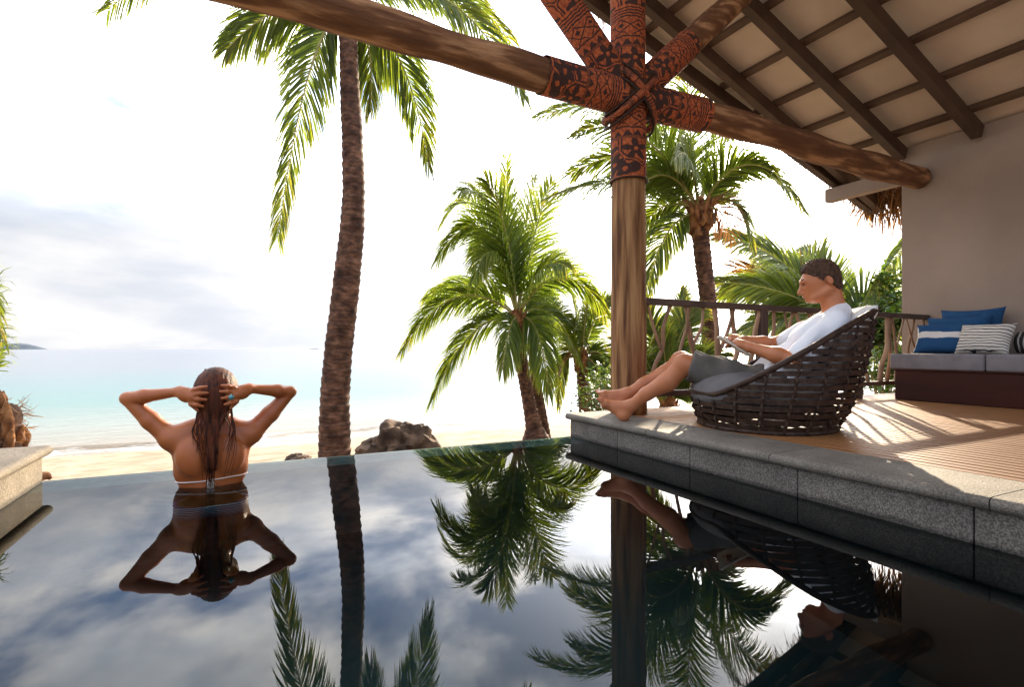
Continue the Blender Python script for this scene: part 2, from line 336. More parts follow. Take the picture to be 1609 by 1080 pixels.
def stripe_mat(name, base, dark, freq, axis, thr):
    m = mat(name, base, rough=.9); nt = m.node_tree; nd = nt.nodes; lk = nt.links; b = nd['Principled BSDF']
    tc = nd.new('ShaderNodeTexCoord'); sp = nd.new('ShaderNodeSeparateXYZ'); lk.new(tc.outputs['Object'], sp.inputs[0])
    nz = nd.new('ShaderNodeTexNoise'); nz.inputs['Scale'].default_value = 9; lk.new(tc.outputs['Object'], nz.inputs['Vector'])
    a = nd.new('ShaderNodeMath'); a.operation = 'MULTIPLY_ADD'; lk.new(nz.outputs['Fac'], a.inputs[0]); a.inputs[1].default_value = .035; lk.new(sp.outputs[axis], a.inputs[2])
    f = nd.new('ShaderNodeMath'); f.operation = 'MULTIPLY'; lk.new(a.outputs[0], f.inputs[0]); f.inputs[1].default_value = freq
    g = nd.new('ShaderNodeMath'); g.operation = 'FRACT'; lk.new(f.outputs[0], g.inputs[0])
    h = nd.new('ShaderNodeMath'); h.operation = 'LESS_THAN'; lk.new(g.outputs[0], h.inputs[0]); h.inputs[1].default_value = thr
    mx = nd.new('ShaderNodeMix'); mx.data_type = 'RGBA'; lk.new(h.outputs[0], mx.inputs[0]); mx.inputs[6].default_value = base + (1,); mx.inputs[7].default_value = dark + (1,)
    lk.new(mx.outputs[2], b.inputs['Base Color']); return m
stripe_mat('striped_cloth', (.66, .60, .52), (.02, .022, .035), 38, 2, .28)
stripe_mat('dark_stripe', (.030, .025, .024), (.42, .38, .33), 26, 1, .30)
stripe_mat('navy_band', (.015, .068, .165), (.70, .66, .60), 3.4, 2, .20)
stripe_mat('bikini', (.07, .055, .16), (.60, .56, .58), 60, 2, .4)

def water_mats():
    m = bpy.data.materials.new('pool_water'); m.use_nodes = True; nt = m.node_tree; nd = nt.nodes; lk = nt.links
    for n in list(nd): nd.remove(n)
    out = nd.new('ShaderNodeOutputMaterial'); gl = nd.new('ShaderNodeBsdfGlossy'); gl.inputs['Roughness'].default_value = 0; rf = nd.new('ShaderNodeBsdfRefraction'); rf.inputs['IOR'].default_value = 1.333; rf.inputs['Roughness'].default_value = 0; rf.inputs['Color'].default_value = (.42, .60, .62, 1)
    fr = nd.new('ShaderNodeFresnel'); fr.inputs['IOR'].default_value = 1.333; mx = nd.new('ShaderNodeMixShader')
    tc = nd.new('ShaderNodeTexCoord'); n = nd.new('ShaderNodeTexNoise'); n.inputs['Scale'].default_value = 1.4; n.inputs['Detail'].default_value = 0; lk.new(tc.outputs['Object'], n.inputs['Vector'])
    n2 = nd.new('ShaderNodeTexNoise'); n2.inputs['Scale'].default_value = 11; n2.inputs['Detail'].default_value = 1; mp = nd.new('ShaderNodeMapping'); mp.inputs['Scale'].default_value = (1, .45, 1); lk.new(tc.outputs['Object'], mp.inputs[0]); lk.new(mp.outputs[0], n2.inputs['Vector'])
    sp = nd.new('ShaderNodeSeparateXYZ'); lk.new(tc.outputs['Object'], sp.inputs[0]); mr = nd.new('ShaderNodeMapRange'); lk.new(sp.outputs[1], mr.inputs[0]); mr.inputs[1].default_value = 2.3; mr.inputs[2].default_value = 3.1; mr.inputs[3].default_value = 0.0; mr.inputs[4].default_value = .10
    mu = nd.new('ShaderNodeMath'); mu.operation = 'MULTIPLY_ADD'; lk.new(n2.outputs['Fac'], mu.inputs[0]); lk.new(mr.outputs[0], mu.inputs[1]); lk.new(n.outputs['Fac'], mu.inputs[2])
    di = nd.new('ShaderNodeVectorMath'); di.operation = 'DISTANCE'; lk.new(tc.outputs['Object'], di.inputs[0]); di.inputs[1].default_value = (-.132, 2.75, 0)
    def mm(op, a, b_):
        q = nd.new('ShaderNodeMath'); q.operation = op
        for i, v in enumerate((a, b_)):
            if isinstance(v, (int, float)): q.inputs[i].default_value = v
            else: lk.new(v, q.inputs[i])
        return q.outputs[0]
    rip = mm('MULTIPLY', mm('MULTIPLY', mm('SINE', mm('MULTIPLY', di.outputs['Value'], 75.0), 0), mm('POWER', 2.718, mm('MULTIPLY', di.outputs['Value'], -6.5))), .22)
    bp = nd.new('ShaderNodeBump'); bp.inputs['Strength'].default_value = .09; bp.inputs['Distance'].default_value = .010; lk.new(mm('ADD', mu.outputs[0], rip), bp.inputs['Height'])
    for q in (gl, rf, fr): lk.new(bp.outputs[0], q.inputs['Normal'])
    lk.new(fr.outputs[0], mx.inputs[0]); lk.new(rf.outputs[0], mx.inputs[1]); lk.new(gl.outputs[0], mx.inputs[2]); lk.new(mx.outputs[0], out.inputs[0]); MATS['pool_water'] = m
    m = mat('sea_water', (.1, .3, .3), rough=.16, spec=.5); nt = m.node_tree; nd = nt.nodes; lk = nt.links; b = nd['Principled BSDF']; b.inputs['IOR'].default_value = 1.333
    tc = nd.new('ShaderNodeTexCoord'); sp = nd.new('ShaderNodeSeparateXYZ'); lk.new(tc.outputs['Object'], sp.inputs[0])
    nz = nd.new('ShaderNodeTexNoise'); nz.inputs['Scale'].default_value = .25; nz.inputs['Detail'].default_value = 6
    mpz = nd.new('ShaderNodeMapping'); mpz.inputs['Scale'].default_value = (.45, 1, 1); lk.new(tc.outputs['Object'], mpz.inputs[0]); lk.new(mpz.outputs[0], nz.inputs['Vector'])
    yy = nd.new('ShaderNodeMath'); yy.operation = 'MULTIPLY_ADD'; lk.new(nz.outputs['Fac'], yy.inputs[0]); yy.inputs[1].default_value = 2.4; lk.new(sp.outputs[1], yy.inputs[2])
    lg = nd.new('ShaderNodeMath'); lg.operation = 'LOGARITHM'; lk.new(yy.outputs[0], lg.inputs[0]); lg.inputs[1].default_value = 10
    mr = nd.new('ShaderNodeMapRange'); lk.new(lg.outputs[0], mr.inputs[0]); mr.inputs[1].default_value = 1.13; mr.inputs[2].default_value = 2.9
    r = nd.new('ShaderNodeValToRGB'); e = r.color_ramp.elements; e[0].color = (.24, .185, .12, 1); e[1].color = (.11, .135, .18, 1); e[1].position = 1
    for p, c in ((.03, (.21, .165, .105)), (.09, (.17, .20, .165)), (.17, (.060, .165, .150)), (.27, (.060, .148, .157)), (.42, (.10, .13, .16))):
        x = e.new(p); x.color = c + (1,)
    lk.new(mr.outputs[0], r.inputs[0])
    # foam patches close to the shore
    vz = nd.new('ShaderNodeTexNoise'); vz.inputs['Scale'].default_value = 2.4; vz.inputs['Detail'].default_value = 9; vz.inputs['Roughness'].default_value = .7
    mf = nd.new('ShaderNodeMapping'); mf.inputs['Scale'].default_value = (.35, 1.6, 1); lk.new(tc.outputs['Object'], mf.inputs[0]); lk.new(mf.outputs[0], vz.inputs['Vector'])
    fm = nd.new('ShaderNodeMapRange'); lk.new(vz.outputs['Fac'], fm.inputs[0]); fm.inputs[1].default_value = .50; fm.inputs[2].default_value = .60
    fy = nd.new('ShaderNodeMapRange'); lk.new(sp.outputs[1], fy.inputs[0]); fy.inputs[1].default_value = 14.7; fy.inputs[2].default_value = 13.6
    mm = nd.new('ShaderNodeMath'); mm.operation = 'MULTIPLY'; lk.new(fm.outputs[0], mm.inputs[0]); lk.new(fy.outputs[0], mm.inputs[1])
    mx = nd.new('ShaderNodeMix'); mx.data_type = 'RGBA'; lk.new(mm.outputs[0], mx.inputs[0]); lk.new(r.outputs[0], mx.inputs[6]); mx.inputs[7].default_value = (.62, .60, .56, 1)
    lk.new(mx.outputs[2], b.inputs['Base Color'])
    n2 = nd.new('ShaderNodeTexNoise'); n2.inputs['Scale'].default_value = 1.6; n2.inputs['Detail'].default_value = 6; n2.inputs['Roughness'].default_value = .6
    mp = nd.new('ShaderNodeMapping'); mp.inputs['Scale'].default_value = (.5, 1.3, 1); lk.new(tc.outputs['Object'], mp.inputs[0]); lk.new(mp.outputs[0], n2.inputs['Vector'])
    bp = nd.new('ShaderNodeBump'); bp.inputs['Strength'].default_value = .55; bp.inputs['Distance'].default_value = .12; lk.new(n2.outputs['Fac'], bp.inputs['Height']); lk.new(bp.outputs[0], b.inputs['Normal'])
water_mats()

# ------------------------------------------------------------------ setting: sea, beach, island
DECK = 0.158; PX0, PX1, PY1 = -0.82, 2.01, 3.13       # pool: left face, right face, infinity edge
FLOOR = -1.10; SEA = -1.50
def beach_z(x, y):
    z = np.interp(y, [-30, 3.0, 6, 13.2, 24, 60], [-1.0, -1.0, -1.05, SEA, -2.6, -5])
    return z + .05 * mnoise.noise(Vector((x * .5, y * .5, 0))) * (1 if y < 14 else 0) + .02 * mnoise.noise(Vector((x * 2.1, y * 2.1, 3)))
def build_ground():
    xs = np.concatenate([np.linspace(-300, -14, 14)[:-1], np.linspace(-14, 24, 96), np.linspace(24, 300, 14)[1:]])
    ys = np.concatenate([np.linspace(-120, -4, 8)[:-1], np.linspace(-4, 16, 60), np.linspace(16, 60, 12)[1:]])
    V = [(x, y, beach_z(x, y)) for y in ys for x in xs]; n = len(xs)
    Fs = [(j * n + i, j * n + i + 1, (j + 1) * n + i + 1, (j + 1) * n + i) for j in range(len(ys) - 1) for i in range(n - 1)
          if not (xs[i] > PX0 - 1.1 and xs[i + 1] < PX1 + 1.0 and ys[j + 1] < PY1 + .02)]
    tag(link('beach', mesh('beach', V, Fs, smooth=True), MATS['sand']), kind='structure')
    us = np.linspace(-1, 1, 221); ys = np.concatenate([np.linspace(12.4, 18, 70), 18 * (1e4 / 18) ** np.linspace(0, 1, 70)[1:]])
    V = []
    for y in ys:
        hw = 26 + (y - 12) * 2.2
        for u in us:
            x = 5 + u * hw
            cy = 14.0 + .35 * mnoise.noise(Vector((x * .16, 0, 5))) + .12 * mnoise.noise(Vector((x * .7, 1, 5)))
            amp = .085 + .07 * mnoise.noise(Vector((x * .22, 7, 2)))
            d = y - cy; z = max(0, amp) * math.exp(-(d / (.16 if d < 0 else .42)) ** 2)
            if y < 60: z += .018 * mnoise.noise(Vector((x * .35, y * 1.1, 0))) * min(1, max(0, (y - 13.5) / 3))
            z += .012 * mnoise.noise(Vector((x * .5, y, 9))) if y < 15 else 0
            V.append((x, y, SEA + z))
    n = len(us); Fs = [(j * n + i, j * n + i + 1, (j + 1) * n + i + 1, (j + 1) * n + i) for j in range(len(ys) - 1) for i in range(n - 1)]
    tag(link('sea', mesh('sea', V, Fs, smooth=True), MATS['sea_water']), kind='structure')
    def isl(name, px0, px1, hpx, t, seed):
        n = 60; V = []; Fs = []
        a, b = at(px0, HY, t), at(px1, HY, t)
        for i in range(n):
            f = i / (n - 1); hgt = max(0.0, (math.sin(math.pi * min(1, f)) ** .6) * (.62 + .5 * mnoise.noise(Vector((f * 4, seed, 0))) + .12 * mnoise.noise(Vector((f * 17, seed, 2))))) * hpx * t / F
            p = a.lerp(b, f)
            for k, (dy, hh) in enumerate(((-180, 0), (-60, .6), (0, 1), (80, .6), (200, 0))): V.append((p.x, p.y + dy * (.3 + .7 * math.sin(math.pi * f)), SEA - 1 + hgt * hh + (1 if hh else 0)))
        for i in range(n - 1):
            for k in range(4): Fs.append((i * 5 + k, (i + 1) * 5 + k, (i + 1) * 5 + k + 1, i * 5 + k + 1))
        return link(name, mesh(name, V, Fs, smooth=True), MATS['island'])
    tag(isl('island', -150, 74, 19, 3600, 3.1), 'low dark wooded island on the horizon at far left', 'island', kind='structure')
    tag(isl('island', 484, 506, 2.2, 6500, 8.1), 'faint distant islet on the horizon by the tall palm trunk', 'island', kind='structure')
build_ground()

# ------------------------------------------------------------------ pool
def build_pool():
    b = empty('pool', (0.6, 1, FLOOR)); tag(b, 'dark tiled infinity pool basin', 'pool', kind='structure')
    y0 = -3.0
    link('floor', box_mesh('floor', PX0 - .2, PX1 + .2, y0, PY1 - .22, FLOOR - .15, FLOOR), MATS['pool_tile'], b)
    link('basin_wall', box_mesh('basin_wall', PX0 - .25, PX0 + .005, y0 - .1, PY1 - .2, FLOOR - .4, -.02), MATS['pool_tile'], b)
    link('basin_wall', box_mesh('basin_wall', PX1 - .005, PX1 + .25, y0 - .1, PY1 - .2, FLOOR - .4, -.07), MATS['pool_tile'], b)
    link('basin_wall', box_mesh('basin_wall', PX0 - .25, PX1 + .25, y0 - .2, y0, FLOOR - .15, .10), MATS['pool_tile'], b)
    link('weir', box_mesh('weir', PX0 - .0, PX1 + .0, PY1 - .22, PY1, FLOOR - .4, -.018, .006), MATS['weir_tile'], b)
    V = [(PX0 + .003, y0, 0), (PX1 - .001, y0, 0), (PX1 - .001, PY1 + .004, 0), (PX0 + .003, PY1 + .004, 0), (PX1 - .001, PY1 + .012, -.02), (PX0 + .003, PY1 + .012, -.02)]
    tag(link('pool_water', mesh('pool_water', V, [(0, 1, 2, 3), (3, 2, 4, 5)]), MATS['pool_water']), kind='structure')
build_pool()

def coping_slab_mesh(name, depth, length, thick):
    """slab with a rounded front nose; front at x=0, running along +x for depth, along y for length"""
    prof = [(depth, 0), (.022, 0)]; r = thick / 2
    prof += [(r - r * math.sin(a), r - r * math.cos(a)) for a in np.linspace(0, math.pi, 9)]
    prof = [(depth, 0)] + prof[2:] + [(depth, thick)]
    n = len(prof); V = [(x, 0, z) for x, z in prof] + [(x, length, z) for x, z in prof]
    Fs = [(i, (i + 1) % n, n + (i + 1) % n, n + i) for i in range(n)] + [tuple(range(n - 1, -1, -1)), tuple(range(n, 2 * n))]
    me = mesh(name, V, Fs); return me
def build_edges():
    e = empty('stone_pool_edge', (PX1, PY1, 0)); tag(e, 'grey granite pool edge with rounded coping along the timber deck', 'pool edge')
    TH = .042; joints = [PY1 + .012, 2.62, 2.03, 1.44, .85, .26, -.33, -.92, -1.51, -2.1]
    for i in range(len(joints) - 1):
        y1, y0 = joints[i], joints[i + 1]
        link('face_block', box_mesh('face_block', PX1, PX1 + .2, y0 + .0022, y1 - .0022, -.22, DECK - TH - .001, .004, 2), MATS['granite'], e)
    cj = [PY1 + .03, 2.33, 1.55, .80, .02, -.75, -1.5, -2.1]
    for i in range(len(cj) - 1):
        y1, y0 = cj[i], cj[i + 1]
        me = coping_slab_mesh('coping_slab', .335, y1 - y0 - .004, TH); o = link('coping_slab', me, MATS['coping'], e)
        me.transform(Matrix.Translation((PX1 - .03, y0 + .002, DECK - TH)))
    l = empty('stone_ledge', (PX0, PY1, 0)); tag(l, 'pale stone ledge with rounded coping at the left pool side', 'ledge')
    for (y0, y1) in ((2.1, PY1 + .0), (1.0, 2.1), (-.2, 1.0), (-1.4, -.2)):
        link('face_block', box_mesh('face_block', PX0 - .25, PX0, y0 + .002, y1 - .002, -.3, DECK - TH - .001, .004, 2), MATS['pale_stone'], l)
    for (y0, y1) in ((1.9, PY1 + .03), (.7, 1.9), (-.5, .7), (-1.6, -.5)):
        me = coping_slab_mesh('coping_slab', 1.3, y1 - y0 - .004, TH); me.transform(Matrix.Rotation(math.pi, 4, 'Z')); me.transform(Matrix.Translation((PX0 + .03, y1 - .002, DECK - TH)))
        link('coping_slab', me, MATS['pale_stone'], l)
    link('core', box_mesh('core', PX0 - 1.25, PX0 - .255, -1.5, PY1 - .003, -1.2, DECK - TH - .004), MATS['pale_stone'], l)
build_edges()

# ------------------------------------------------------------------ deck, wall
WALLX = 6.05
def build_deck():
    d = empty('timber_deck', (2.35, 3.1, 0)); tag(d, 'slatted orange brown timber deck behind the stone coping', 'deck')
    x0 = PX1 + .312; pitch = .0595; n = int((8.2 - x0) / pitch); base = box_mesh('slat', 0, .0485, -2.1, PY1 + .02, DECK - .026, DECK, .003, 1)
    MATS_d = MATS['deck_wood']
    for i in range(n):
        if x0 + i * pitch > 6.6: break
        me = base if i % 7 else base.copy(); o = link('slat', me, MATS_d, d)
        o.location = (x0 + i * pitch, 0, -.0008 * rnd.random())
    V = []; Fs = []
    y = -2.0
    while y < PY1:
        k = len(V); a, b, z0, z1 = y, y + .042, DECK - .06, DECK - .034
        V += [(x0, a, z0), (6.6, a, z0), (6.6, b, z0), (x0, b, z0), (x0, a, z1), (6.6, a, z1), (6.6, b, z1), (x0, b, z1)]
        Fs += [tuple(k + i for i in f) for f in BOXF]; y += .095
    tag(link('battens', mesh('battens', V, Fs), MATS['batten'], d), kind='stuff')
    link('fascia', box_mesh('fascia', PX1 + .005, 6.7, PY1 - .06, PY1 - .002, -1.3, DECK - .062), MATS['batten'], d)
    w = empty('house_wall', (WALLX, 3.14, DECK)); tag(w, 'smooth taupe plastered wall behind the daybed', 'wall')
    link('plaster', box_mesh('plaster', WALLX, WALLX + .22, -2.5, 3.17, DECK - .1, 2.662, .006), MATS['plaster'], w)
build_deck()

# ------------------------------------------------------------------ post, logs, braces, roof
PX, PYY = 2.375, 2.965; JZ = 2.34
def cyl_path(a, b, n): a, b = Vector(a), Vector(b); return [a.lerp(b, i / (n - 1)) for i in range(n)]
def build_frame():
    p = empty('timber_post', (PX, PYY, DECK)); tag(p, 'round timber post wrapped in patterned red and black bark cloth', 'post')
    tube('shaft', cyl_path((PX, PYY, DECK - .02), (PX - .012, PYY, 4.05), 60), lerps([.122, .117, .112, .11, .105], 60), MATS['post_wood'], p, sides=28, wob=.05, wscale=2.5)
    wr = tube('wrap', cyl_path((PX - .004, PYY, 1.75), (PX - .006, PYY, 2.30), 30), lerps([.1215, .1215, .124], 30), MATS['tapa'], p, sides=32, cap=False)
    tube('wrap', cyl_path((PX - .008, PYY, 2.36), (PX - .012, PYY, 3.7), 40), [.119] * 40, MATS['tapa'], p, sides=32, cap=False)
    tube('lashing', [Vector((PX + .128 * math.cos(a), PYY + .128 * math.sin(a), 1.755)) for a in np.linspace(0, 6.2832, 40)], [.006] * 40, MATS['wicker'], p, sides=6)
    # crossing bands at the joint
    for s in (-1, 1):
        for off in (-.045, 0, .045):
            path = [Vector((PX + .170 * math.cos(a), PYY + .158 * math.sin(a), JZ - .02 + off * 1.1 + s * .17 * math.cos(a))) for a in np.linspace(0, 6.2832, 48)]
            tube('lashing', path, [.024 if off == 0 else .009] * 48, MATS['tapa' if off == 0 else 'wicker'], p, sides=8)
    lg = empty('log_beam', (PX, PYY, JZ)); tag(lg, 'long round log beam running across the pool to the wall', 'beam')
    path = [Vector((x, PYY + .02 * math.sin(x * 1.3), JZ + .055 * (PX - x) / 2.4 * (1 if x < PX else .55) + .009 * math.sin(x * 2.1 + .7))) for x in np.linspace(-3.2, WALLX - .05, 110)]
    R = [.098 + .011 * i / 109 + .005 * math.sin(i * .21) + .007 * math.sin(i * .57 + 1) for i in range(110)]
    tube('log', path, R, MATS['log_bark'], lg, sides=28, wob=.09, wscale=4.2, seed=2.0)
    def near(x): i = int(round((x + 3.2) / (WALLX - .05 + 3.2) * 109)); return path[i]
    for (a, b) in ((PX - .72, PX - .05), (PX + .05, PX + .66)):
        pp = [near(x) for x in np.linspace(a, b, 12)]; pp = spline(pp[::2] + [pp[-1]], 24)
        tube('wrap', pp, lerps([.118, .119, .122], 24), MATS['tapa'], lg, sides=32, cap=False)
        for e in (pp[0], pp[-1]):
            pass
    for s, lab in ((-1, 'wrapped timber brace leaning up left from the post joint'), (1, 'timber brace rising to the rafters right of the post, lower end wrapped')):
        b = empty('timber_brace', (PX, PYY, JZ)); tag(b, lab, 'brace')
        L = 1.9 if s < 0 else 1.55
        q0 = Vector((PX + s * .08, PYY, JZ + .06)); dv = Vector((s * .72, -.02 if s > 0 else 0, .70 if s < 0 else .69)).normalized()
        tube('shaft', cyl_path(q0, q0 + dv * L, 30), lerps([.092, .095, .09], 30), MATS['log_bark'], b, sides=24, wob=.09, wscale=4)
        tube('wrap', cyl_path(q0 + dv * .02, q0 + dv * (.62 if s > 0 else 1.5), 24), [.105] * 24, MATS['tapa'], b, sides=28, cap=False)
build_frame()

RZ = lambda x: 2.50 + .40 * (6.05 - x)       # underside of the rafters
def build_roof():
    r = empty('roof', (4, 3, 3.2)); tag(r, 'pitched roof with dark rafters and cream ceiling panels over the deck', 'roof')
    rh = .125; ph = .05; X0 = .7
    sl = Vector((1, 0, -.4)).normalized(); nn = Vector((.4, 0, 1)).normalized()
    ys = [-1.9, -.65, .62, 1.255 - .02, 2.51, 3.14, 3.77]
    ys = [-1.9, -.65, .60, 2.51, 3.14, 3.77]
    for y in ys:
        xe = 5.985 if y < 3.3 else 6.75
        a = Vector((X0, y, RZ(X0))) + nn * rh / 2; b = Vector((xe, y, RZ(xe))) + nn * rh / 2
        link('rafter', beam_mesh('rafter', a, b, .085, rh), MATS['rafter'], r)
    a = Vector((X0, 4.30, RZ(X0))) + nn * rh / 2; b = Vector((6.75, 3.86, RZ(6.75))) + nn * rh / 2
    link('barge_rafter', beam_mesh('barge_rafter', a, b, .085, rh), MATS['rafter'], r)
    verge = lambda x: 4.30 + (x - X0) / (6.75 - X0) * -.44
    px = []; x = 5.82
    while x > X0: px.append(x); x -= .467
    for x in px:
        yv = verge(x); z = RZ(x) + (rh + ph / 2) / nn.z
        link('purlin', beam_mesh('purlin', (x, -2.0, z), (x, yv, z), .062, ph, up=nn), MATS['purlin'], r)
    edges = [6.85] + px + [X0 - .1]; cuts = [-2.0, -.65, .60, 2.51, 3.14, 3.77, None]
    for i in range(len(edges) - 1):
        xa, xb = edges[i + 1] + .002, edges[i] - .002
        for k in range(len(cuts) - 1):
            y0 = cuts[k] + .002; V = []
            for (x, yy) in ((xa, y0), (xb, y0), (xb, (cuts[k + 1] - .002) if cuts[k + 1] is not None else verge(xb) + .12), (xa, (cuts[k + 1] - .002) if cuts[k + 1] is not None else verge(xa) + .12)):
                for dz in (0, .02): V.append(Vector((x, yy, RZ(x) + (rh + ph + .002 + dz) / nn.z)))
            link('ceiling_panel', mesh('ceiling_panel', V, [(0, 2, 4, 6), (7, 5, 3, 1), (0, 1, 3, 2), (2, 3, 5, 4), (4, 5, 7, 6), (6, 7, 1, 0)]), MATS['ceiling'], r)
    # thatch cover and ragged fringe
    th = .16; V = []
    for (x, y) in ((X0 - .1, -2.1), (6.95, -2.1), (6.95, verge(6.95) + .10), (X0 - .1, verge(X0) + .10)):
        for dz in (.0, th): V.append(Vector((x, y, RZ(x) + (rh + ph + .03 + dz) / nn.z)))
    th_o = link('thatch', mesh('thatch', V, [(0, 2, 4, 6), (7, 5, 3, 1), (0, 1, 3, 2), (2, 3, 5, 4), (4, 5, 7, 6), (6, 7, 1, 0)]), MATS['thatch'], r)
    V = []; Fs = []; A = []
    def strip(p, d, L, w):
        d = d.normalized(); s = d.cross(Vector((rnd.random() - .5, rnd.random() - .5, rnd.random() - .5))).normalized() * w; k = len(V)
        q = p + d * L * .55; e = p + (d + Vector((0, 0, -.35))).normalized() * L
        V.extend([p - s, p + s, q + s, q - s, e]); Fs.extend([(k, k + 1, k + 2, k + 3), (k + 3, k + 2, k + 4)]); A.extend([rnd.random()] * 5)
    for i in range(1500):
        x = rnd.uniform(X0, 6.95); z = RZ(x) + (rh + ph + .03 + rnd.uniform(-.02, th)) / nn.z
        strip(Vector((x, verge(x) + rnd.uniform(.02, .12), z)), Vector((rnd.uniform(-.1, .7), rnd.uniform(.3, 1), rnd.uniform(-.7, .1))), rnd.uniform(.10, .34), rnd.uniform(.004, .010))
    for i in range(650):
        y = rnd.uniform(2.9, verge(6.9) + .15); x = rnd.uniform(6.55, 6.98); z = RZ(x) + (rh + ph + .03 + rnd.uniform(0, .06)) / nn.z
        strip(Vector((x, y, z)), Vector((rnd.uniform(-.1, .5), rnd.uniform(-.5, .7), rnd.uniform(-1.1, -.25))), rnd.uniform(.2, .6), rnd.uniform(.004, .010))
    tag(link('thatch_fringe', mesh('thatch_fringe', V, Fs, attr=A), MATS['dry_leaf'], r), kind='stuff')
    wp = tag(link('wall_plate', beam_mesh('wall_plate', (6.09, 3.18, 2.38), (6.09, 3.98, 2.38), .11, .15), MATS['plaster']), 'square timber stub carrying the eave beyond the wall corner', 'beam')
build_roof()

# ------------------------------------------------------------------ railing
def build_rail():
    r = empty('branch_railing', (2.5, 2.95, DECK)); tag(r, 'rustic railing of crooked branches under a dark handrail', 'railing')
    y = 2.945; zt = .935
    link('handrail', beam_mesh('handrail', (PX + .10, y, zt), (WALLX - .002, y, zt - .02), .07, .045), MATS['rail_wood'], r)
    link('lower_rail', beam_mesh('lower_rail', (PX + .10, y, .285), (WALLX - .002, y, .285), .05, .04), MATS['rail_wood'], r)
    for x in (3.68, 4.92): link('rail_post', box_mesh('rail_post', x - .035, x + .035, y - .035, y + .035, DECK, zt - .024, .004, 1), MATS['rail_wood'], r)
    x = PX + .20; i = 0
    while x < WALLX - .06:
        if min(abs(x - 3.68), abs(x - 4.92)) > .055:
            R0 = rnd.uniform(.013, .024); dx = rnd.uniform(-.17, .17)
            p0 = Vector((x, y + rnd.uniform(-.01, .01), .30)); p1 = Vector((min(max(x + dx, PX + .15), WALLX - .04), y + rnd.uniform(-.01, .01), zt - .02))
            mids = [p0.lerp(p1, f) + Vector((rnd.uniform(-.035, .035), rnd.uniform(-.02, .02), 0)) for f in (.25, .5, .75)]
            path = spline([p0] + mids + [p1], 18)
            o = tube('branch', path, lerps([R0, R0 * .85, R0 * .95, R0 * .75, R0 * .8], 18), MATS['branch'], r, sides=8, wob=.18, wscale=14, seed=i)
            if i % 2 == 0:
                q = path[rnd.randint(5, 9)]; e = Vector((min(max(q.x + rnd.choice((-1, 1)) * rnd.uniform(.09, .2), PX + .15), WALLX - .04), y, zt - .022))
                m_ = q.lerp(e, .5) + Vector((rnd.uniform(-.03, .03), 0, rnd.uniform(-.05, 0)))
                tube('fork', spline([q, m_, e], 10), lerps([R0 * .75, R0 * .5], 10), MATS['branch'], o, sides=7, wob=.15, wscale=14, seed=i + 40)
        x += rnd.uniform(.10, .20); i += 1
build_rail()

# ------------------------------------------------------------------ daybed and pillows
def pillow_mesh(name, w, h, t, n=22, pinch=.10, seed=0):
    V = []; Fs = []
    for s in (1, -1):
        for j in range(n + 1):
            for i in range(n + 1):
                u, v = i / n * 2 - 1, j / n * 2 - 1
                th = max(0, (1 - u ** 4) * (1 - v ** 4)) ** .55
                k = 1 - pinch * (1 - abs(v) ** 2) * abs(u) ** 3; k2 = 1 - pinch * (1 - abs(u) ** 2) * abs(v) ** 3
                wr = .05 * mnoise.noise(Vector((u * 2.2 + seed, v * 2.2, s + seed)))
                V.append((u * w / 2 * k, s * t / 2 * th * (1 + 3 * wr), v * h / 2 * k2))
    m = (n + 1) ** 2
    for b in (0, 1):
        for j in range(n):
            for i in range(n):
                q = [b * m + j * (n + 1) + i, b * m + j * (n + 1) + i + 1, b * m + (j + 1) * (n + 1) + i + 1, b * m + (j + 1) * (n + 1) + i]
                Fs.append(tuple(q if b else q[::-1]))
    me = mesh(name, V, Fs, smooth=True)
    bm = bmesh.new(); bm.from_mesh(me); bmesh.ops.remove_doubles(bm, verts=bm.verts, dist=1e-5); bm.to_mesh(me); bm.free()
    return me
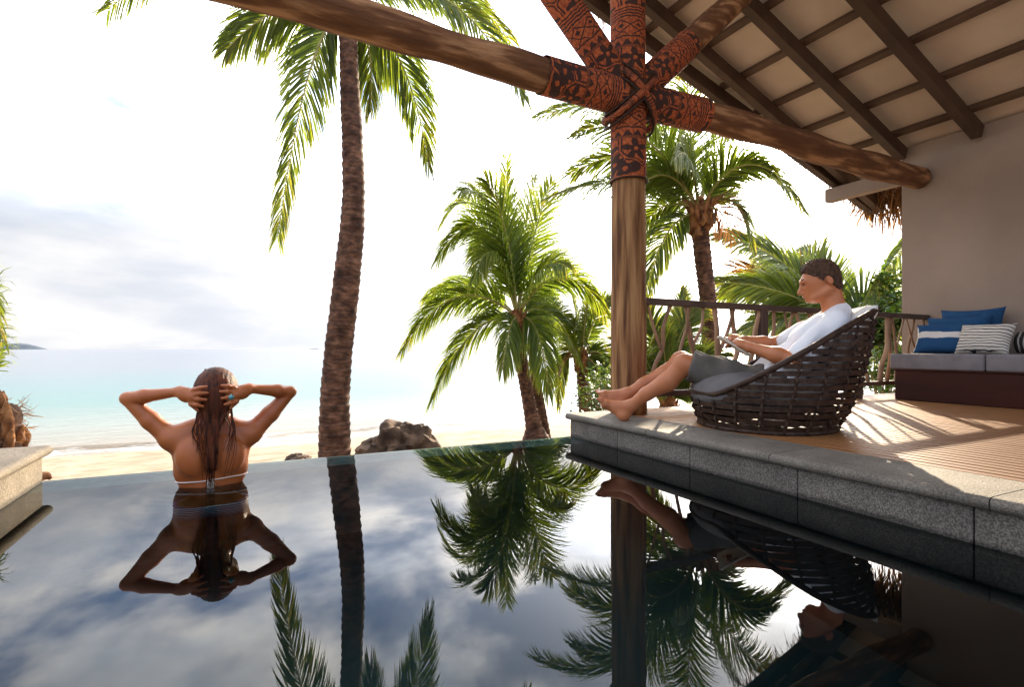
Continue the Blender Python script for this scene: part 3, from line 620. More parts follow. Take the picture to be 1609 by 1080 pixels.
def build_daybed():
    bx = 5.10; zt = DECK + .255
    d = empty('daybed', (bx, 2.75, DECK)); tag(d, 'built-in daybed base of dark red wood against the wall', 'daybed')
    link('base_panel', box_mesh('base_panel', bx + .015, WALLX - .002, -1.2, 2.735, DECK + .002, zt, .004, 1), MATS['mahogany'], d)
    link('top_ledge', box_mesh('top_ledge', bx + .005, WALLX - .003, -1.2, 2.745, zt + .001, zt + .012, .002, 1), MATS['mahogany'], d)
    c0 = zt + .013; ct = c0 + .135
    for i, (a, b) in enumerate(((2.085, 2.765), (1.2, 2.08))):
        o = link('seat_cushion', box_mesh('seat_cushion', bx - .012, WALLX - .01, a, b, c0, ct, .022, 3), MATS['daybed_cloth'])
        tag(o, ['grey daybed cushion at the railing end, under the blue pillows', 'grey daybed cushion second from the railing, under the striped bolster'][i], 'cushion', 'grey daybed cushions')
    def pil(w, h, t, m, loc, rx, rz, label, seed, mt=None):
        o = link('pillow', pillow_mesh('pillow', w, h, t, seed=seed), MATS[m]); o.location = loc
        o.rotation_euler = (rx, 0, rz); tag(o, label, 'pillow', 'pillows on the daybed'); return o
    pil(.50, .42, .15, 'navy', (5.92, 2.53, ct + .205), -.16, math.radians(-92), 'plain navy pillow topmost, leaning on the wall', 1)
    pil(.50, .36, .15, 'navy_band', (5.77, 2.57, ct + .165), -.28, math.radians(-88), 'navy pillow with a thin white line, second from the wall', 2)
    pil(.42, .30, .13, 'navy_band', (5.57, 2.58, ct + .130), -.48, math.radians(-78), 'navy and white block pillow in front at the railing end', 3)
    pil(.40, .28, .13, 'striped_cloth', (5.52, 2.26, ct + .122), -.42, math.radians(-97), 'white pillow with thin dark stripes', 4)
    b = tube('bolster', cyl_path((5.66, 1.80, ct + .092), (5.66, 2.11, ct + .092), 16), [.05] + [.086, .09] + [.091] * 10 + [.09, .086, .05], MATS['dark_stripe'], sides=24)
    tag(b, 'dark bolster with pale stripes at right edge of daybed', 'bolster')
    o = link('planter_box', box_mesh('planter_box', 5.82, 6.02, 2.79, 2.89, DECK + .37, DECK + .52, .006, 1), MATS['terracotta'])
    bm = None; tag(o, 'small terracotta box behind the daybed end by the railing', 'planter')
    o.location.z = 0
    link('pedestal', box_mesh('pedestal', 5.86, 5.99, 2.80, 2.88, DECK, DECK + .369, .004, 1), MATS['mahogany'], o)
build_daybed()

# ------------------------------------------------------------------ sdf bodies
def smin(a, b, k):
    h = np.maximum(k - np.abs(a - b), 0) / k; return np.minimum(a, b) - h * h * k * .25
class Body:
    """smooth union of tapered limbs and ellipsoids, meshed as one continuous surface"""
    def __init__(self, lo, hi, vox):
        self.lo = np.array(lo, float); self.v = vox; self.n = np.ceil((np.array(hi) - self.lo) / vox).astype(int) + 1
        self.f = np.full(tuple(self.n), .2, np.float32)
    def sub(self, lo, hi):
        i0 = np.clip(np.floor((np.array(lo) - self.lo) / self.v).astype(int), 0, self.n - 1); i1 = np.clip(np.ceil((np.array(hi) - self.lo) / self.v).astype(int) + 1, 1, self.n)
        if np.any(i1 <= i0): return None, None
        g = np.meshgrid(*[self.lo[a] + self.v * np.arange(i0[a], i1[a]) for a in range(3)], indexing='ij')
        return tuple(slice(i0[a], i1[a]) for a in range(3)), np.stack(g, -1).astype(np.float32)
    def put(self, sl, d, k, op):
        if op > 0: self.f[sl] = smin(self.f[sl], d, k)
        else: self.f[sl] = -smin(-self.f[sl], d, k)
    def cap(self, a, b, r1, r2, k=.02, op=1, inf=0.0):
        a, b = np.array(a, np.float32), np.array(b, np.float32); r1 += inf; r2 += inf; m = max(r1, r2) + k + .03
        sl, P = self.sub(np.minimum(a, b) - m, np.maximum(a, b) + m)
        if sl is None: return self
        ab = b - a; h = np.clip(((P - a) @ ab) / max(ab @ ab, 1e-9), 0, 1); d = np.linalg.norm(P - a - h[..., None] * ab, axis=-1) - (r1 + (r2 - r1) * h)
        self.put(sl, d, k, op); return self
    def chain(self, pts, radii, k=.02, inf=0.0):
        for i in range(len(pts) - 1): self.cap(pts[i], pts[i + 1], radii[i], radii[i + 1], k, 1, inf)
        return self
    def ell(self, c, r, k=.02, rot=None, op=1, inf=0.0):
        c = np.array(c, np.float32); r = np.array(r, np.float32) + inf; m = r.max() + k + .03
        sl, P = self.sub(c - m, c + m)
        if sl is None: return self
        q = P - c
        if rot is not None: q = q @ np.array(rot, np.float32)
        k0 = np.linalg.norm(q / r, axis=-1); k1 = np.linalg.norm(q / (r * r), axis=-1); d = k0 * (k0 - 1) / np.maximum(k1, 1e-6)
        self.put(sl, d, k, op); return self
    def grid(self):
        return np.stack(np.meshgrid(*[self.lo[a] + self.v * np.arange(self.n[a]) for a in range(3)], indexing='ij'), -1).astype(np.float32)
    def cut(self, q, nrm, k=.006):
        """keep the side the normal points away from"""
        nrm = np.array(nrm, np.float32); nrm /= np.linalg.norm(nrm); d = (self.grid() - np.array(q, np.float32)) @ nrm
        self.f = -smin(-self.f, -d, k); return self
    def mesh(self, name, xf=None):
        f = self.f; f = np.pad(f, 1, constant_values=.2); ins = f < 0; sh = np.array(f.shape) - 1
        cs = [f[i:i + sh[0], j:j + sh[1], k:k + sh[2]] for i in (0, 1) for j in (0, 1) for k in (0, 1)]
        st = np.stack(cs, -1); cnt = (st < 0).sum(-1); act = (cnt > 0) & (cnt < 8); idx = np.argwhere(act); vals = st[act]
        offs = np.array([(i, j, k) for i in (0, 1) for j in (0, 1) for k in (0, 1)], float); acc = np.zeros((len(idx), 3)); num = np.zeros(len(idx))
        for a in range(8):
            for b in range(a + 1, 8):
                if np.abs(offs[a] - offs[b]).sum() != 1: continue
                va, vb = vals[:, a], vals[:, b]; c = (va < 0) != (vb < 0); t = np.where(c, va / np.where(c, va - vb, 1), 0)
                acc += np.where(c[:, None], offs[a] + t[:, None] * (offs[b] - offs[a]), 0); num += c
        V = (idx - 1 + acc / num[:, None]) * self.v + self.lo
        ids = np.full(act.shape, -1); ids[act] = np.arange(len(idx)); Q = []
        for ax in range(3):
            a, b = [(1, 2), (2, 0), (0, 1)][ax]; s0 = [slice(1, -1)] * 3; s1 = [slice(1, -1)] * 3; s0[ax] = slice(0, -1); s1[ax] = slice(1, None)
            A, B = ins[tuple(s0)], ins[tuple(s1)]; e = np.argwhere(A != B); flip = A[A != B]
            base = e.copy(); base[:, a] += 1; base[:, b] += 1
            def cell(da, db):
                c = base.copy(); c[:, a] -= da; c[:, b] -= db; return ids[c[:, 0], c[:, 1], c[:, 2]]
            q = np.stack([cell(1, 1), cell(0, 1), cell(0, 0), cell(1, 0)], 1); q[~flip] = q[~flip][:, ::-1]; Q.append(q)
        Q = np.concatenate(Q); Q = Q[(Q >= 0).all(1)]
        if xf is not None: V = xf(V)
        me = bpy.data.meshes.new(name); me.vertices.add(len(V)); me.vertices.foreach_set('co', V.astype(np.float32).ravel())
        me.loops.add(len(Q) * 4); me.loops.foreach_set('vertex_index', Q.astype(np.int32).ravel())
        me.polygons.add(len(Q)); me.polygons.foreach_set('loop_start', np.arange(0, len(Q) * 4, 4, dtype=np.int32)); me.polygons.foreach_set('loop_total', np.full(len(Q), 4, np.int32))
        me.update(calc_edges=True); me.validate(); me.polygons.foreach_set('use_smooth', [True] * len(me.polygons)); return me

# ------------------------------------------------------------------ wicker chair and the man in it (frame: forward s, towards the pool w, up z)
CH0 = np.array([2.70, 2.15, DECK]); CF = np.array([-.72, .69, 0]); CF /= np.linalg.norm(CF); CW = np.array([-CF[1], CF[0], 0])
def loc2w(V): V = np.asarray(V, float); return CH0 + V[..., :1] * CF + V[..., 1:2] * CW + V[..., 2:3] * UP
def cw(s, w, z): return Vector(loc2w(np.array([s, w, z])))

def chair_pt(th, z, off=0.0):
    z_ = np.array([0, .12, .26, .45, .66, .75]); fr = np.interp(z, z_, [.345, .385, .40, .38, .34, .32]); bk = np.interp(z, z_, [-.36, -.425, -.475, -.52, -.555, -.565]); wd = np.interp(z, z_, [.385, .435, .455, .45, .36, .32])
    c, a = (fr + bk) / 2, (fr - bk) / 2
    return cw(c + (a + off) * math.cos(th), (wd + off) * math.sin(th), z)
def rim_z(th):
    s = -.08 + .48 * math.cos(th); f = min(1, max(0, (.27 - s) / .82)); f = f * .75 + .25 * f * f * (3 - 2 * f)
    return .195 + .465 * f
def build_chair():
    ch = empty('wicker_armchair', cw(-.05, 0, 0)); tag(ch, 'dark woven wicker tub chair standing on the deck', 'armchair')
    N = 120; ths = [2 * math.pi * i / N for i in range(N)]
    z = .028; k = 0
    while z < .655:
        hh = .0135
        runs = [i for i in range(N) if rim_z(ths[i]) > z + .012]
        if not runs: break
        full = len(runs) == N
        seq = list(range(N + 1)) if full else sorted(runs, key=lambda i: (ths[i] - 0) % (2 * math.pi))
        V = []; Fs = []
        for i in seq:
            th = 2 * math.pi * i / N; wv = .0035 * math.sin(i * math.pi / 3 + k * math.pi); zz = z + .003 * mnoise.noise(Vector((i * .15, k * 3.3, 0)))
            for (dz, o) in ((-hh, wv), (hh, wv), (hh, wv + .006), (-hh, wv + .006)): V.append(chair_pt(th, zz + dz, o))
        for j in range(len(seq) - 1):
            for q in range(4): Fs.append((j * 4 + q, j * 4 + (q + 1) % 4, j * 4 + 4 + (q + 1) % 4, j * 4 + 4 + q))
        link('weave_strip', mesh('weave_strip', V, Fs), MATS['wicker'], ch); z += .0365; k += 1
    ns = 20
    for i in range(ns):
        th = 2 * math.pi * (i + .3) / ns; zt = rim_z(th); n = max(8, int(zt / .012)); path = []; p2 = []
        for j in range(n):
            zz = .0 + (zt - .004) * j / (n - 1); a = j * 1.75
            tw = th + .035 * (zz / .6)
            path.append(chair_pt(tw + .008 * math.cos(a), zz, .006 + .008 * math.sin(a)))
        tube('stake', path, [.0075] * n, MATS['wicker'], ch, sides=6)
    path = [chair_pt(t, rim_z(t), .003) for t in np.linspace(0, 2 * math.pi, 121)]
    tube('rim', path, [.016] * 121, MATS['wicker'], ch, sides=9, cap=False)
    path = [chair_pt(t, .010, .002) for t in np.linspace(0, 2 * math.pi, 121)]
    tube('base_ring', path, [.014] * 121, MATS['wicker'], ch, sides=8, cap=False)
    # cushion inside
    b = Body((-.6, -.5, -.02), (.5, .5, .7), .012)
    b.ell((.155, 0, .195), (.25, .37, .135), .06); b.ell((-.08, 0, .17), (.26, .34, .10), .06)
    b.ell((-.33, 0, .36), (.09, .27, .24), .08, rot=[[.94, 0, -.34], [0, 1, 0], [.34, 0, .94]])
    o = link('chair_cushion', b.mesh('chair_cushion', loc2w), MATS['seat_cloth']); tag(o, 'plump grey cushion lining the wicker chair', 'cushion')
    p = link('pillow', pillow_mesh('pillow', .36, .24, .10, seed=9), MATS['white_cloth']); p.location = cw(-.455, .0, .575); p.rotation_euler = (.62, 0, math.atan2(CW[1], CW[0]) + math.pi)
    tag(p, 'white pillow behind the reading person in the wicker chair', 'pillow')
build_chair()

def man_arms():
    return dict(l=[(-.335, .165, .565), (-.115, .225, .385), (.085, .115, .452)], r=[(-.335, -.165, .575), (-.09, -.255, .470), (.10, -.11, .495)])
def build_man():
    me = empty('person', cw(-.05, 0, .2)); tag(me, 'person in white shirt and grey shorts reading a tablet in the wicker chair', 'person')
    A = man_arms()
    b = Body((-.50, -.36, -.01), (1.03, .34, .99), .0052)
    def torso(B, inf=0.0):
        B.ell((-.02, 0, .235), (.13, .165, .105), .05, inf=inf); B.ell((-.10, 0, .315), (.115, .150, .12), .06, inf=inf)
        R = [[.80, 0, -.60], [0, 1, 0], [.60, 0, .80]]
        B.ell((-.245, 0, .455), (.105, .165, .19), .06, rot=R, inf=inf); B.ell((-.33, 0, .545), (.085, .17, .085), .05, inf=inf)
        for s in (1, -1): B.ell((-.235, s * .07, .50), (.07, .075, .06), .05, inf=inf); B.cap((-.385, s * .02, .645), (-.34, s * .145, .60), .045, .045, .04, inf=inf)
    torso(b)
    def bend(V):                                                    # head bowed towards the tablet
        V = np.array(V, float); w = np.clip((V[..., 2] - .69) / .09, 0, 1); w = w * w * (3 - 2 * w) * math.radians(9)
        ds, dz = V[..., 0] + .335, V[..., 2] - .80; V[..., 0] = -.335 + ds * np.cos(w) + dz * np.sin(w); V[..., 2] = .80 - ds * np.sin(w) + dz * np.cos(w); return loc2w(V)
    hw = lambda s_, w_, z_: Vector(bend(np.array([s_, w_, z_])))
    # head and neck
    b.cap((-.375, 0, .62), (-.335, 0, .775), .060, .056, .03)
    b.ell((-.305, 0, .858), (.090, .072, .090), .02, rot=[[.95, 0, -.31], [0, 1, 0], [.31, 0, .95]])
    b.ell((-.262, 0, .790), (.058, .058, .078), .03); b.ell((-.236, 0, .832), (.032, .056, .045), .03)
    b.cap((-.232, 0, .726), (-.262, 0, .728), .018, .024, .02)
    b.cap((-.25, .035, .735), (-.325, .058, .775), .018, .018, .025); b.cap((-.25, -.035, .735), (-.325, -.058, .775), .018, .018, .025)
    b.cap((-.206, 0, .830), (-.184, 0, .786), .0085, .0120, .012); b.ell((-.203, 0, .779), (.013, .017, .010), .010)
    b.cap((-.205, .012, .846), (-.219, .045, .842), .011, .010, .012); b.cap((-.205, -.012, .846), (-.219, -.045, .842), .011, .010, .012)
    for s in (1, -1): b.ell((-.205, s * .031, .824), (.012, .016, .011), .008, op=-1)
    b.ell((-.212, 0, .760), (.014, .024, .007), .008); b.ell((-.215, 0, .747), (.014, .021, .008), .008)
    for s in (1, -1):
        b.ell((-.330, s * .075, .824), (.016, .008, .027), .006, rot=[[.97, 0, .24], [0, 1, 0], [-.24, 0, .97]]); b.ell((-.327, s * .086, .828), (.009, .006, .017), .004, op=-1)
    # arms
    for key, (sh, el, wr) in A.items():
        s = 1 if key == 'l' else -1
        b.chain([sh, tuple(np.array(sh) * .5 + np.array(el) * .5), el], [.056, .050, .040], .03)
        mid = tuple(np.array(el) * .65 + np.array(wr) * .35); b.chain([el, mid, wr], [.040, .043, .027], .02)
        d = np.array(wr) - np.array(el); d /= np.linalg.norm(d)
        # hands on the tablet: near one holds its edge, far one taps
        W = np.array(wr); kn = W + d * .075 + np.array([0, -s * .012, .004])
        b.chain([W, kn], [.026, .027], .015); b.ell(W + d * .05 + np.array([0, 0, 0]), (.040, .030, .022), .02)
        sd = np.array([.25, s * .97, 0]) - d * np.dot([.25, s * .97, 0], d); sd /= np.linalg.norm(sd); dn = np.cross(d, sd) * s; dn = dn if dn[2] < 0 else -dn
        for i, (off, L) in enumerate(((-.030, .062), (-.010, .074), (.010, .068), (.029, .052))):
            o0 = kn + sd * -s * 0 + sd * off; c1, c2 = (.35, 1.0) if s > 0 else (.25, .75)
            p1 = o0 + (d * math.cos(c1) + dn * math.sin(c1)) * L * .55; p2 = p1 + (d * math.cos(c2) + dn * math.sin(c2)) * L * .45
            b.chain([o0 - d * .01, p1, p2], [.0105, .0092, .0078], .006)
        t0 = W + d * .025 - sd * .026; t1 = t0 + d * .030 - sd * .020 - dn * .006; t2 = t1 + d * .034 - sd * .002 - dn * .004
        b.chain([t0, t1, t2], [.013, .011, .0085], .008)
    # legs, ankles crossed with the far leg on top
    for s, kn, an, hl, ball, toe in ((1, (.435, .085, .352), (.752, .045, .092), (.792, .045, .034), (.905, .040, .100), (.955, .038, .140)), (-1, (.452, -.09, .365), (.772, -.030, .162), (.818, -.030, .108), (.925, -.012, .152), (.975, -.008, .176))):
        hp = np.array((.0, s * .088, .215)); kn, an = np.array(kn), np.array(an)
        b.chain([hp, hp * .5 + kn * .5, kn], [.088, .076, .058], .04)
        dn = np.array([-.12, 0, -.10])
        b.chain([kn, kn * .66 + an * .34 + np.array([-.012, 0, -.014]), kn * .3 + an * .7, an], [.055, .057, .041, .033], .02)
        b.ell(kn + np.array([.012, 0, .010]), (.046, .045, .046), .03)
        hl, ball, toe = map(np.array, (hl, ball, toe))
        b.chain([an, hl], [.034, .033], .02); b.chain([hl, ball], [.030, .024], .03); b.chain([an + np.array([.02, 0, 0]), ball], [.032, .022], .03)
        b.cap(ball + np.array([0, -.024, 0]), ball + np.array([0, .024, 0]), .020, .020, .02)
        fd = (toe - ball) / np.linalg.norm(toe - ball)
        for i in range(5):
            o = (i - 2) * .0165; big = (i == 0) if s > 0 else (i == 4)
            L = (.052, .046, .043, .038, .032)[i if s > 0 else 4 - i]; r = .0125 if big else .0088
            b.chain([ball + np.array([0, -o if s > 0 else -o, 0]), ball + fd * L * .6 + np.array([0, -o, .004]), ball + fd * L + np.array([0, -o, .0])], [r, r, r * .9], .006)
    link('body', b.mesh('body', bend), MATS['skin_man'], me)
    # shirt
    b = Body((-.50, -.34, .16), (.14, .34, .72), .0065); torso(b, .013)
    for key, (sh, el, wr) in A.items():
        sh, el = np.array(sh), np.array(el); e = sh + (el - sh) * (.80 if key == 'l' else .72); b.chain([sh, sh * .5 + e * .5, e], [.066, .064, .066], .03)
    b.cut((-.30, 0, .672), (.62, 0, .78)); b.cut((.045, 0, .25), (.90, 0, -.44))
    g = b.grid(); b.f += .0065 * np.sin(g[..., 0] * 60 + g[..., 2] * 48 + 2.5 * np.sin(g[..., 1] * 22)) * np.clip((.62 - g[..., 2]) * 6, 0, 1)
    b.cap((-.36, 0, .62), (-.30, 0, .74), .064, .064, .01, op=-1)
    link('shirt', b.mesh('shirt', loc2w), MATS['shirt'], me)
    # shorts
    b = Body((-.22, -.24, .08), (.50, .24, .44), .0065)
    b.ell((-.02, 0, .235), (.145, .180, .115), .05); b.ell((-.06, 0, .29), (.11, .165, .075), .05)
    for s, kn in ((1, (.435, .085, .352)), (-1, (.452, -.09, .365))):
        hp = np.array((.0, s * .088, .215)); kn = np.array(kn); e = hp + (kn - hp) * .94; b.chain([hp, hp * .5 + e * .5, e], [.104, .097, .088], .04)
        d = (kn - hp) / np.linalg.norm(kn - hp)
    b.cut((.405, 0, .34), (.95, 0, .30)); g = b.grid(); b.f += .0045 * np.sin(g[..., 0] * 55 - g[..., 2] * 30 + 2 * np.sin(g[..., 1] * 25))
    link('shorts', b.mesh('shorts', loc2w), MATS['shorts'], me)
    # hair, brows, lips
    b = Body((-.46, -.12, .72), (-.16, .12, 1.0), .0042)
    b.ell((-.309, 0, .864), (.096, .078, .094), .02, rot=[[.95, 0, -.31], [0, 1, 0], [.31, 0, .95]]); b.ell((-.268, 0, .912), (.052, .058, .036), .03); b.ell((-.362, 0, .80), (.042, .060, .055), .03)
    b.cut((-.256, 0, .862), (.62, 0, -.785))
    b.cut((-.345, 0, .760), (.42, 0, -.907))
    g = b.grid(); b.f += .0032 * np.sin(g[..., 0] * 210 + 2 * np.sin(g[..., 1] * 120)) * np.cos(g[..., 1] * 190 + g[..., 2] * 140)
    for s in (1, -1): b.ell((-.322, s * .084, .818), (.021, .030, .034), .010, op=-1);
    hm = b.mesh('hair', bend); hr = link('hair', hm, MATS['hair_brown'], me); RR = random.Random(11); V = []; Fs = []; vs = hm.vertices; hm.update()
    for i in range(2600):
        v = vs[RR.randrange(len(vs))]; n = v.normal; d = (n * .8 + Vector(CF) * RR.uniform(-.5, .3) + Vector((RR.uniform(-.5, .5), RR.uniform(-.5, .5), RR.uniform(-.3, .5)))).normalized(); w = d.cross(n + Vector((.1, .2, .1))).normalized() * .0011; k = len(V); q = v.co - n * .002
        V += [q - w, q + w, q + d * RR.uniform(.006, .013)]; Fs.append((k, k + 1, k + 2))
    link('hair_strands', mesh('hair_strands', V, Fs), MATS['hair_brown'], hr)
    for s in (1, -1):
        tube('eyebrow', [hw(-.200, s * .014, .851), hw(-.204, s * .030, .856), hw(-.216, s * .047, .850)], [.004, .0045, .003], MATS['brow'], me, sides=6)
        tube('eyelid', [hw(-.199, s * .020, .828), hw(-.200, s * .031, .825), hw(-.209, s * .042, .827)], [.0014, .002, .0014], MATS['brow'], me, sides=6)
    b = Body((-.24, -.05, .735), (-.18, .05, .775), .003); b.ell((-.2085, 0, .7585), (.0125, .021, .0055), .004); b.ell((-.2115, 0, .7485), (.0125, .019, .0062), .004)
    link('lips', b.mesh('lips', bend), MATS['lip'], me)
    # tablet
    t = empty('tablet', cw(.156, 0, .461)); tag(t, 'tablet computer with pale shell held in the seated person\'s hands', 'tablet')
    ax = np.array([.154, 0, .106]); ax /= np.linalg.norm(ax); nr = np.array([-ax[2], 0, ax[0]])
    def slab(name, hl, hw, z0, z1, m):
        me_ = box_mesh(name, -hl, hl, -hw, hw, z0, z1, .003, 2); c = np.array([.160, -.01, .462]); co = np.array([v.co for v in me_.vertices])
        P = loc2w(c + co[:, :1] * ax + co[:, 1:2] * np.array([0, 1, 0]) + co[:, 2:] * nr)
        me_.vertices.foreach_set('co', P.astype(np.float32).ravel()); me_.update(); return link(name, me_, MATS[m], t)
    slab('shell', .100, .123, -.008, .004, 'tablet_shell'); slab('screen', .084, .112, .0042, .0050, 'tablet_glass')
build_man()

# ------------------------------------------------------------------ the woman in the pool (x right, y to the sea, z up, water at z=0)
WC = np.array([-.132, 2.722, 0.0])
def build_woman():
    w = empty('person', tuple(WC + [0, 0, FLOOR])); tag(w, 'person with wet red hair in the pool, back turned, hands on head', 'person')
    xf = lambda V: V + WC
    b = Body((-.40, -.22, FLOOR), (.40, .24, .56), .0048)
    b.ell((0, .035, .075), (.105, .086, .19), .05); b.ell((.004, .02, .165), (.128, .072, .085), .05); b.ell((0, .03, -.14), (.090, .076, .15), .06)
    b.ell((0, .02, -.33), (.145, .105, .14), .07); b.ell((-.075, -.045, -.37), (.075, .065, .075), .05); b.ell((.075, -.045, -.37), (.075, .065, .075), .05)
    for s in (-1, 1):
        b.chain([(s * .085, .02, -.40), (s * .085, .03, -.66), (s * .08, .02, -.72)], [.085, .058, .052], .04); b.chain([(s * .08, .02, -.70), (s * .08, .0, -.82), (s * .08, .0, -1.04)], [.05, .052, .032], .03)
        b.chain([(s * .08, -.02, -1.065), (s * .09, .15, -1.075)], [.034, .022], .02)
        b.ell((s * .075, -.042, .135), (.055, .030, .075), .05)                                   # shoulder blade
        b.chain([(s * .122, .02, .18), (s * .106, .02, .06), (s * .080, .02, -.06)], [.032, .025, .020], .05)      # flank
        b.chain([(.016 + s * .022, .015, .295), (s * .085, .008, .245), (s * .150, .008, .222)], [.030, .033, .040], .04)   # trapezius
    b.cap((.010, -.072, .22), (.0, -.070, -.18), .013, .012, .045, op=-1)                            # line of the spine
    b.chain([(.010, .02, .24), (.018, .02, .33)], [.050, .049], .03)
    b.ell((.018, .035, .408), (.078, .092, .106), .03); b.ell((.018, .085, .355), (.052, .05, .065), .03); b.ell((.018, .130, .375), (.012, .016, .016), .012)
    arms = {-1: [(-.150, .010, .214), (-.312, .030, .392), (-.112, -.052, .420)], 1: [(.160, .010, .218), (.326, .030, .398), (.146, -.052, .424)]}
    for s, (sh, el, wr) in arms.items():
        sh, el, wr = map(np.array, (sh, el, wr)); md = sh * .5 + el * .5
        b.ell(sh, (.044, .043, .043), .04); b.chain([sh, md + np.array([-s * .004, 0, -.008]), el], [.043, .037, .026], .014)
        m2 = el * .68 + wr * .32; b.chain([el, m2, wr], [.025, .029, .018], .012)
        kx = -.066 if s < 0 else .096; hd = np.array([kx, -.082, .398 if s < 0 else .402])
        b.chain([wr, hd], [.022, .024], .02); b.ell((wr + hd) / 2 + np.array([0, -.004, -.004]), (.030, .017, .030), .02)
        for i in range(4):                                                                        # fingers spread over the hair
            z0 = hd[2] + .030 - i * .020; L = (.048, .056, .054, .044)[i]
            k0 = np.array([hd[0] - s * .0 + (i - 1.5) * .003 * s, -.090, z0]); tip = np.array([k0[0] - s * L, -.104, z0 + (.012, .006, -.003, -.010)[i]]); mi = (k0 + tip) / 2 + np.array([0, -.008, .002])
            b.chain([hd * .6 + k0 * .4, k0, mi, tip], [.013, .0098, .0088, .0066], .006)
        b.chain([hd + np.array([0, .01, -.012]), hd + np.array([-s * .004, .004, -.038]), hd + np.array([-s * .018, -.004, -.058])], [.012, .010, .007], .008)
    bo = link('body', b.mesh('body', xf), MATS['skin_woman'], w)
    from mathutils.bvhtree import BVHTree
    bvh = BVHTree.FromPolygons([v.co.copy() for v in bo.data.vertices], [tuple(p.vertices) for p in bo.data.polygons])
    # hair: a cap on the skull and wet strands down the back
    b = Body((-.12, -.14, .24), (.16, .14, .56), .0045)
    b.ell((.018, .020, .412), (.091, .102, .109), .03); b.ell((.018, -.045, .345), (.055, .045, .09), .04)
    b.cut((.018, .075, .45), (0, .9, -.43)); g = b.grid(); b.f += .0008 * np.sin(g[..., 0] * 330 + 3 * np.sin(g[..., 2] * 30)) 
    link('hair', b.mesh('hair', xf), MATS['hair_red'], w)
    V = []; Fs = []; R = random.Random(5)
    def add(path, r):
        v, f, _ = tube_data(path, r, sides=5); k = len(V); V.extend(v); Fs.extend([tuple(i + k for i in q) for q in f])
    def back_y(x, z):   # surface of the back where the strands lie
        return -.068 - .02 * math.exp(-((z - .12) / .1) ** 2) + .10 * (x * x) / .02 * .25
    for i in range(460):
        a = R.uniform(-1, 1); zt = .512 - .02 * R.random(); x0 = .018 + a * .062; lenf = R.random() ** .6; ze = .27 - .275 * lenf + (.10 if abs(a) > .75 else 0)
        xm = .018 + a * .042 + R.uniform(-.008, .008); xe = .006 + a * .016 + R.uniform(-.012, .012)
        pts = [Vector((x0 * .6, .03, zt)), Vector((x0, -.068 + .05 * a * a, .455)), Vector((xm, -.085 + .035 * a * a, .385)), Vector((xm * .8, -.080, .315)), Vector((xe, -.082 + R.uniform(-.012, .004), .22))]
        z = .15
        while z > ze: pts.append(Vector((xe * .9 + R.uniform(-.006, .006), back_y(xe, z) - R.uniform(.006, .022), z))); z -= .07
        n = 24; pp = [p + Vector(WC) for p in spline(pts, n)]; r0 = R.uniform(.0013, .0030); add(pp, lerps([r0, r0 * 1.2, r0, r0 * .8, .0008], n))
    for i in range(26):                                                                            # loose wet ends
        s = R.choice((-1, -1, 1)); x0 = .018 + s * R.uniform(.038, .062); pts = [Vector((x0, -.055, .37)), Vector((x0 + s * R.uniform(-.005, .02), -.065, .31)), Vector((x0 + s * R.uniform(0, .030), -.080, .25)), Vector((x0 + s * R.uniform(-.02, .022), -.088, R.uniform(.15, .2)))]
        if i % 3 == 0: pts.append(Vector((x0 + s * R.uniform(-.04, .0), -.094, R.uniform(.03, .1))))
        pp = [p + Vector(WC) for p in spline(pts, 18)]; add(pp, lerps([.0026, .002, .0008], 18))
    link('wet_strands', mesh('wet_strands', V, Fs, smooth=True), MATS['hair_red'], w)
    # bikini string, knot and bottom
    def ring_path(z, grow, tilt=0.0, a0=0, a1=2 * math.pi, n=60):
        out = []
        for a in np.linspace(a0, a1, n):
            c = Vector(WC) + Vector((0, .03, z + tilt * math.cos(a))); d = Vector((math.cos(a), math.sin(a), 0)); h = bvh.ray_cast(c + d * .4, -d)[0]
            out.append((h if h is not None else c + d * .1) + d * grow)
        return out
    top = empty('bikini_top', tuple(WC)); top.parent = w; top.matrix_parent_inverse = Matrix.Translation(-Vector(w.location)); 
    tube('string', ring_path(.030, .0015, .006), [.0028] * 60, MATS['string'], top, sides=6)
    for k in range(5):
        a = (k - 2) * .5; q = ring_path(.028, .004, 0, -math.pi / 2, -math.pi / 2 + .01, 2)[0]
        tube('knot', spline([q, q + Vector((.014 * math.sin(a), -.010, -.010)), q + Vector((.010 * math.sin(a * 1.3), -.006, -.034))], 10), lerps([.003, .005, .002], 10), MATS['string'], top, sides=6)
    b = Body((-.20, -.16, -.50), (.20, .18, -.2), .006)
    b.ell((0, .02, -.33), (.165, .117, .145), .05); b.ell((-.075, -.045, -.37), (.080, .070, .080), .05); b.ell((.075, -.045, -.37), (.080, .070, .080), .05)
    b.cut((0, 0, -.275), (0, 0, 1)); b.cut((0, 0, -.43), (0, 0, -1))
    link('bikini_bottom', b.mesh('bikini_bottom', xf), MATS['bikini'], w)
    rg = Vector(WC) + Vector((.080, -.108, .394))
    o = tube('ring', [rg + Vector((.0, .0115 * math.cos(a) + .006, .0115 * math.sin(a))) for a in np.linspace(0, 6.28, 20)], [.0025] * 20, MATS['ring_silver'], w, sides=6)
    bm = bmesh.new(); bmesh.ops.create_icosphere(bm, subdivisions=2, radius=.0105); me = bpy.data.meshes.new('stone'); bm.to_mesh(me); bm.free()
    me.transform(Matrix.Translation(rg + Vector((0, -.010, 0)))); link('stone', me, MATS['ring_stone'], o)
build_woman()

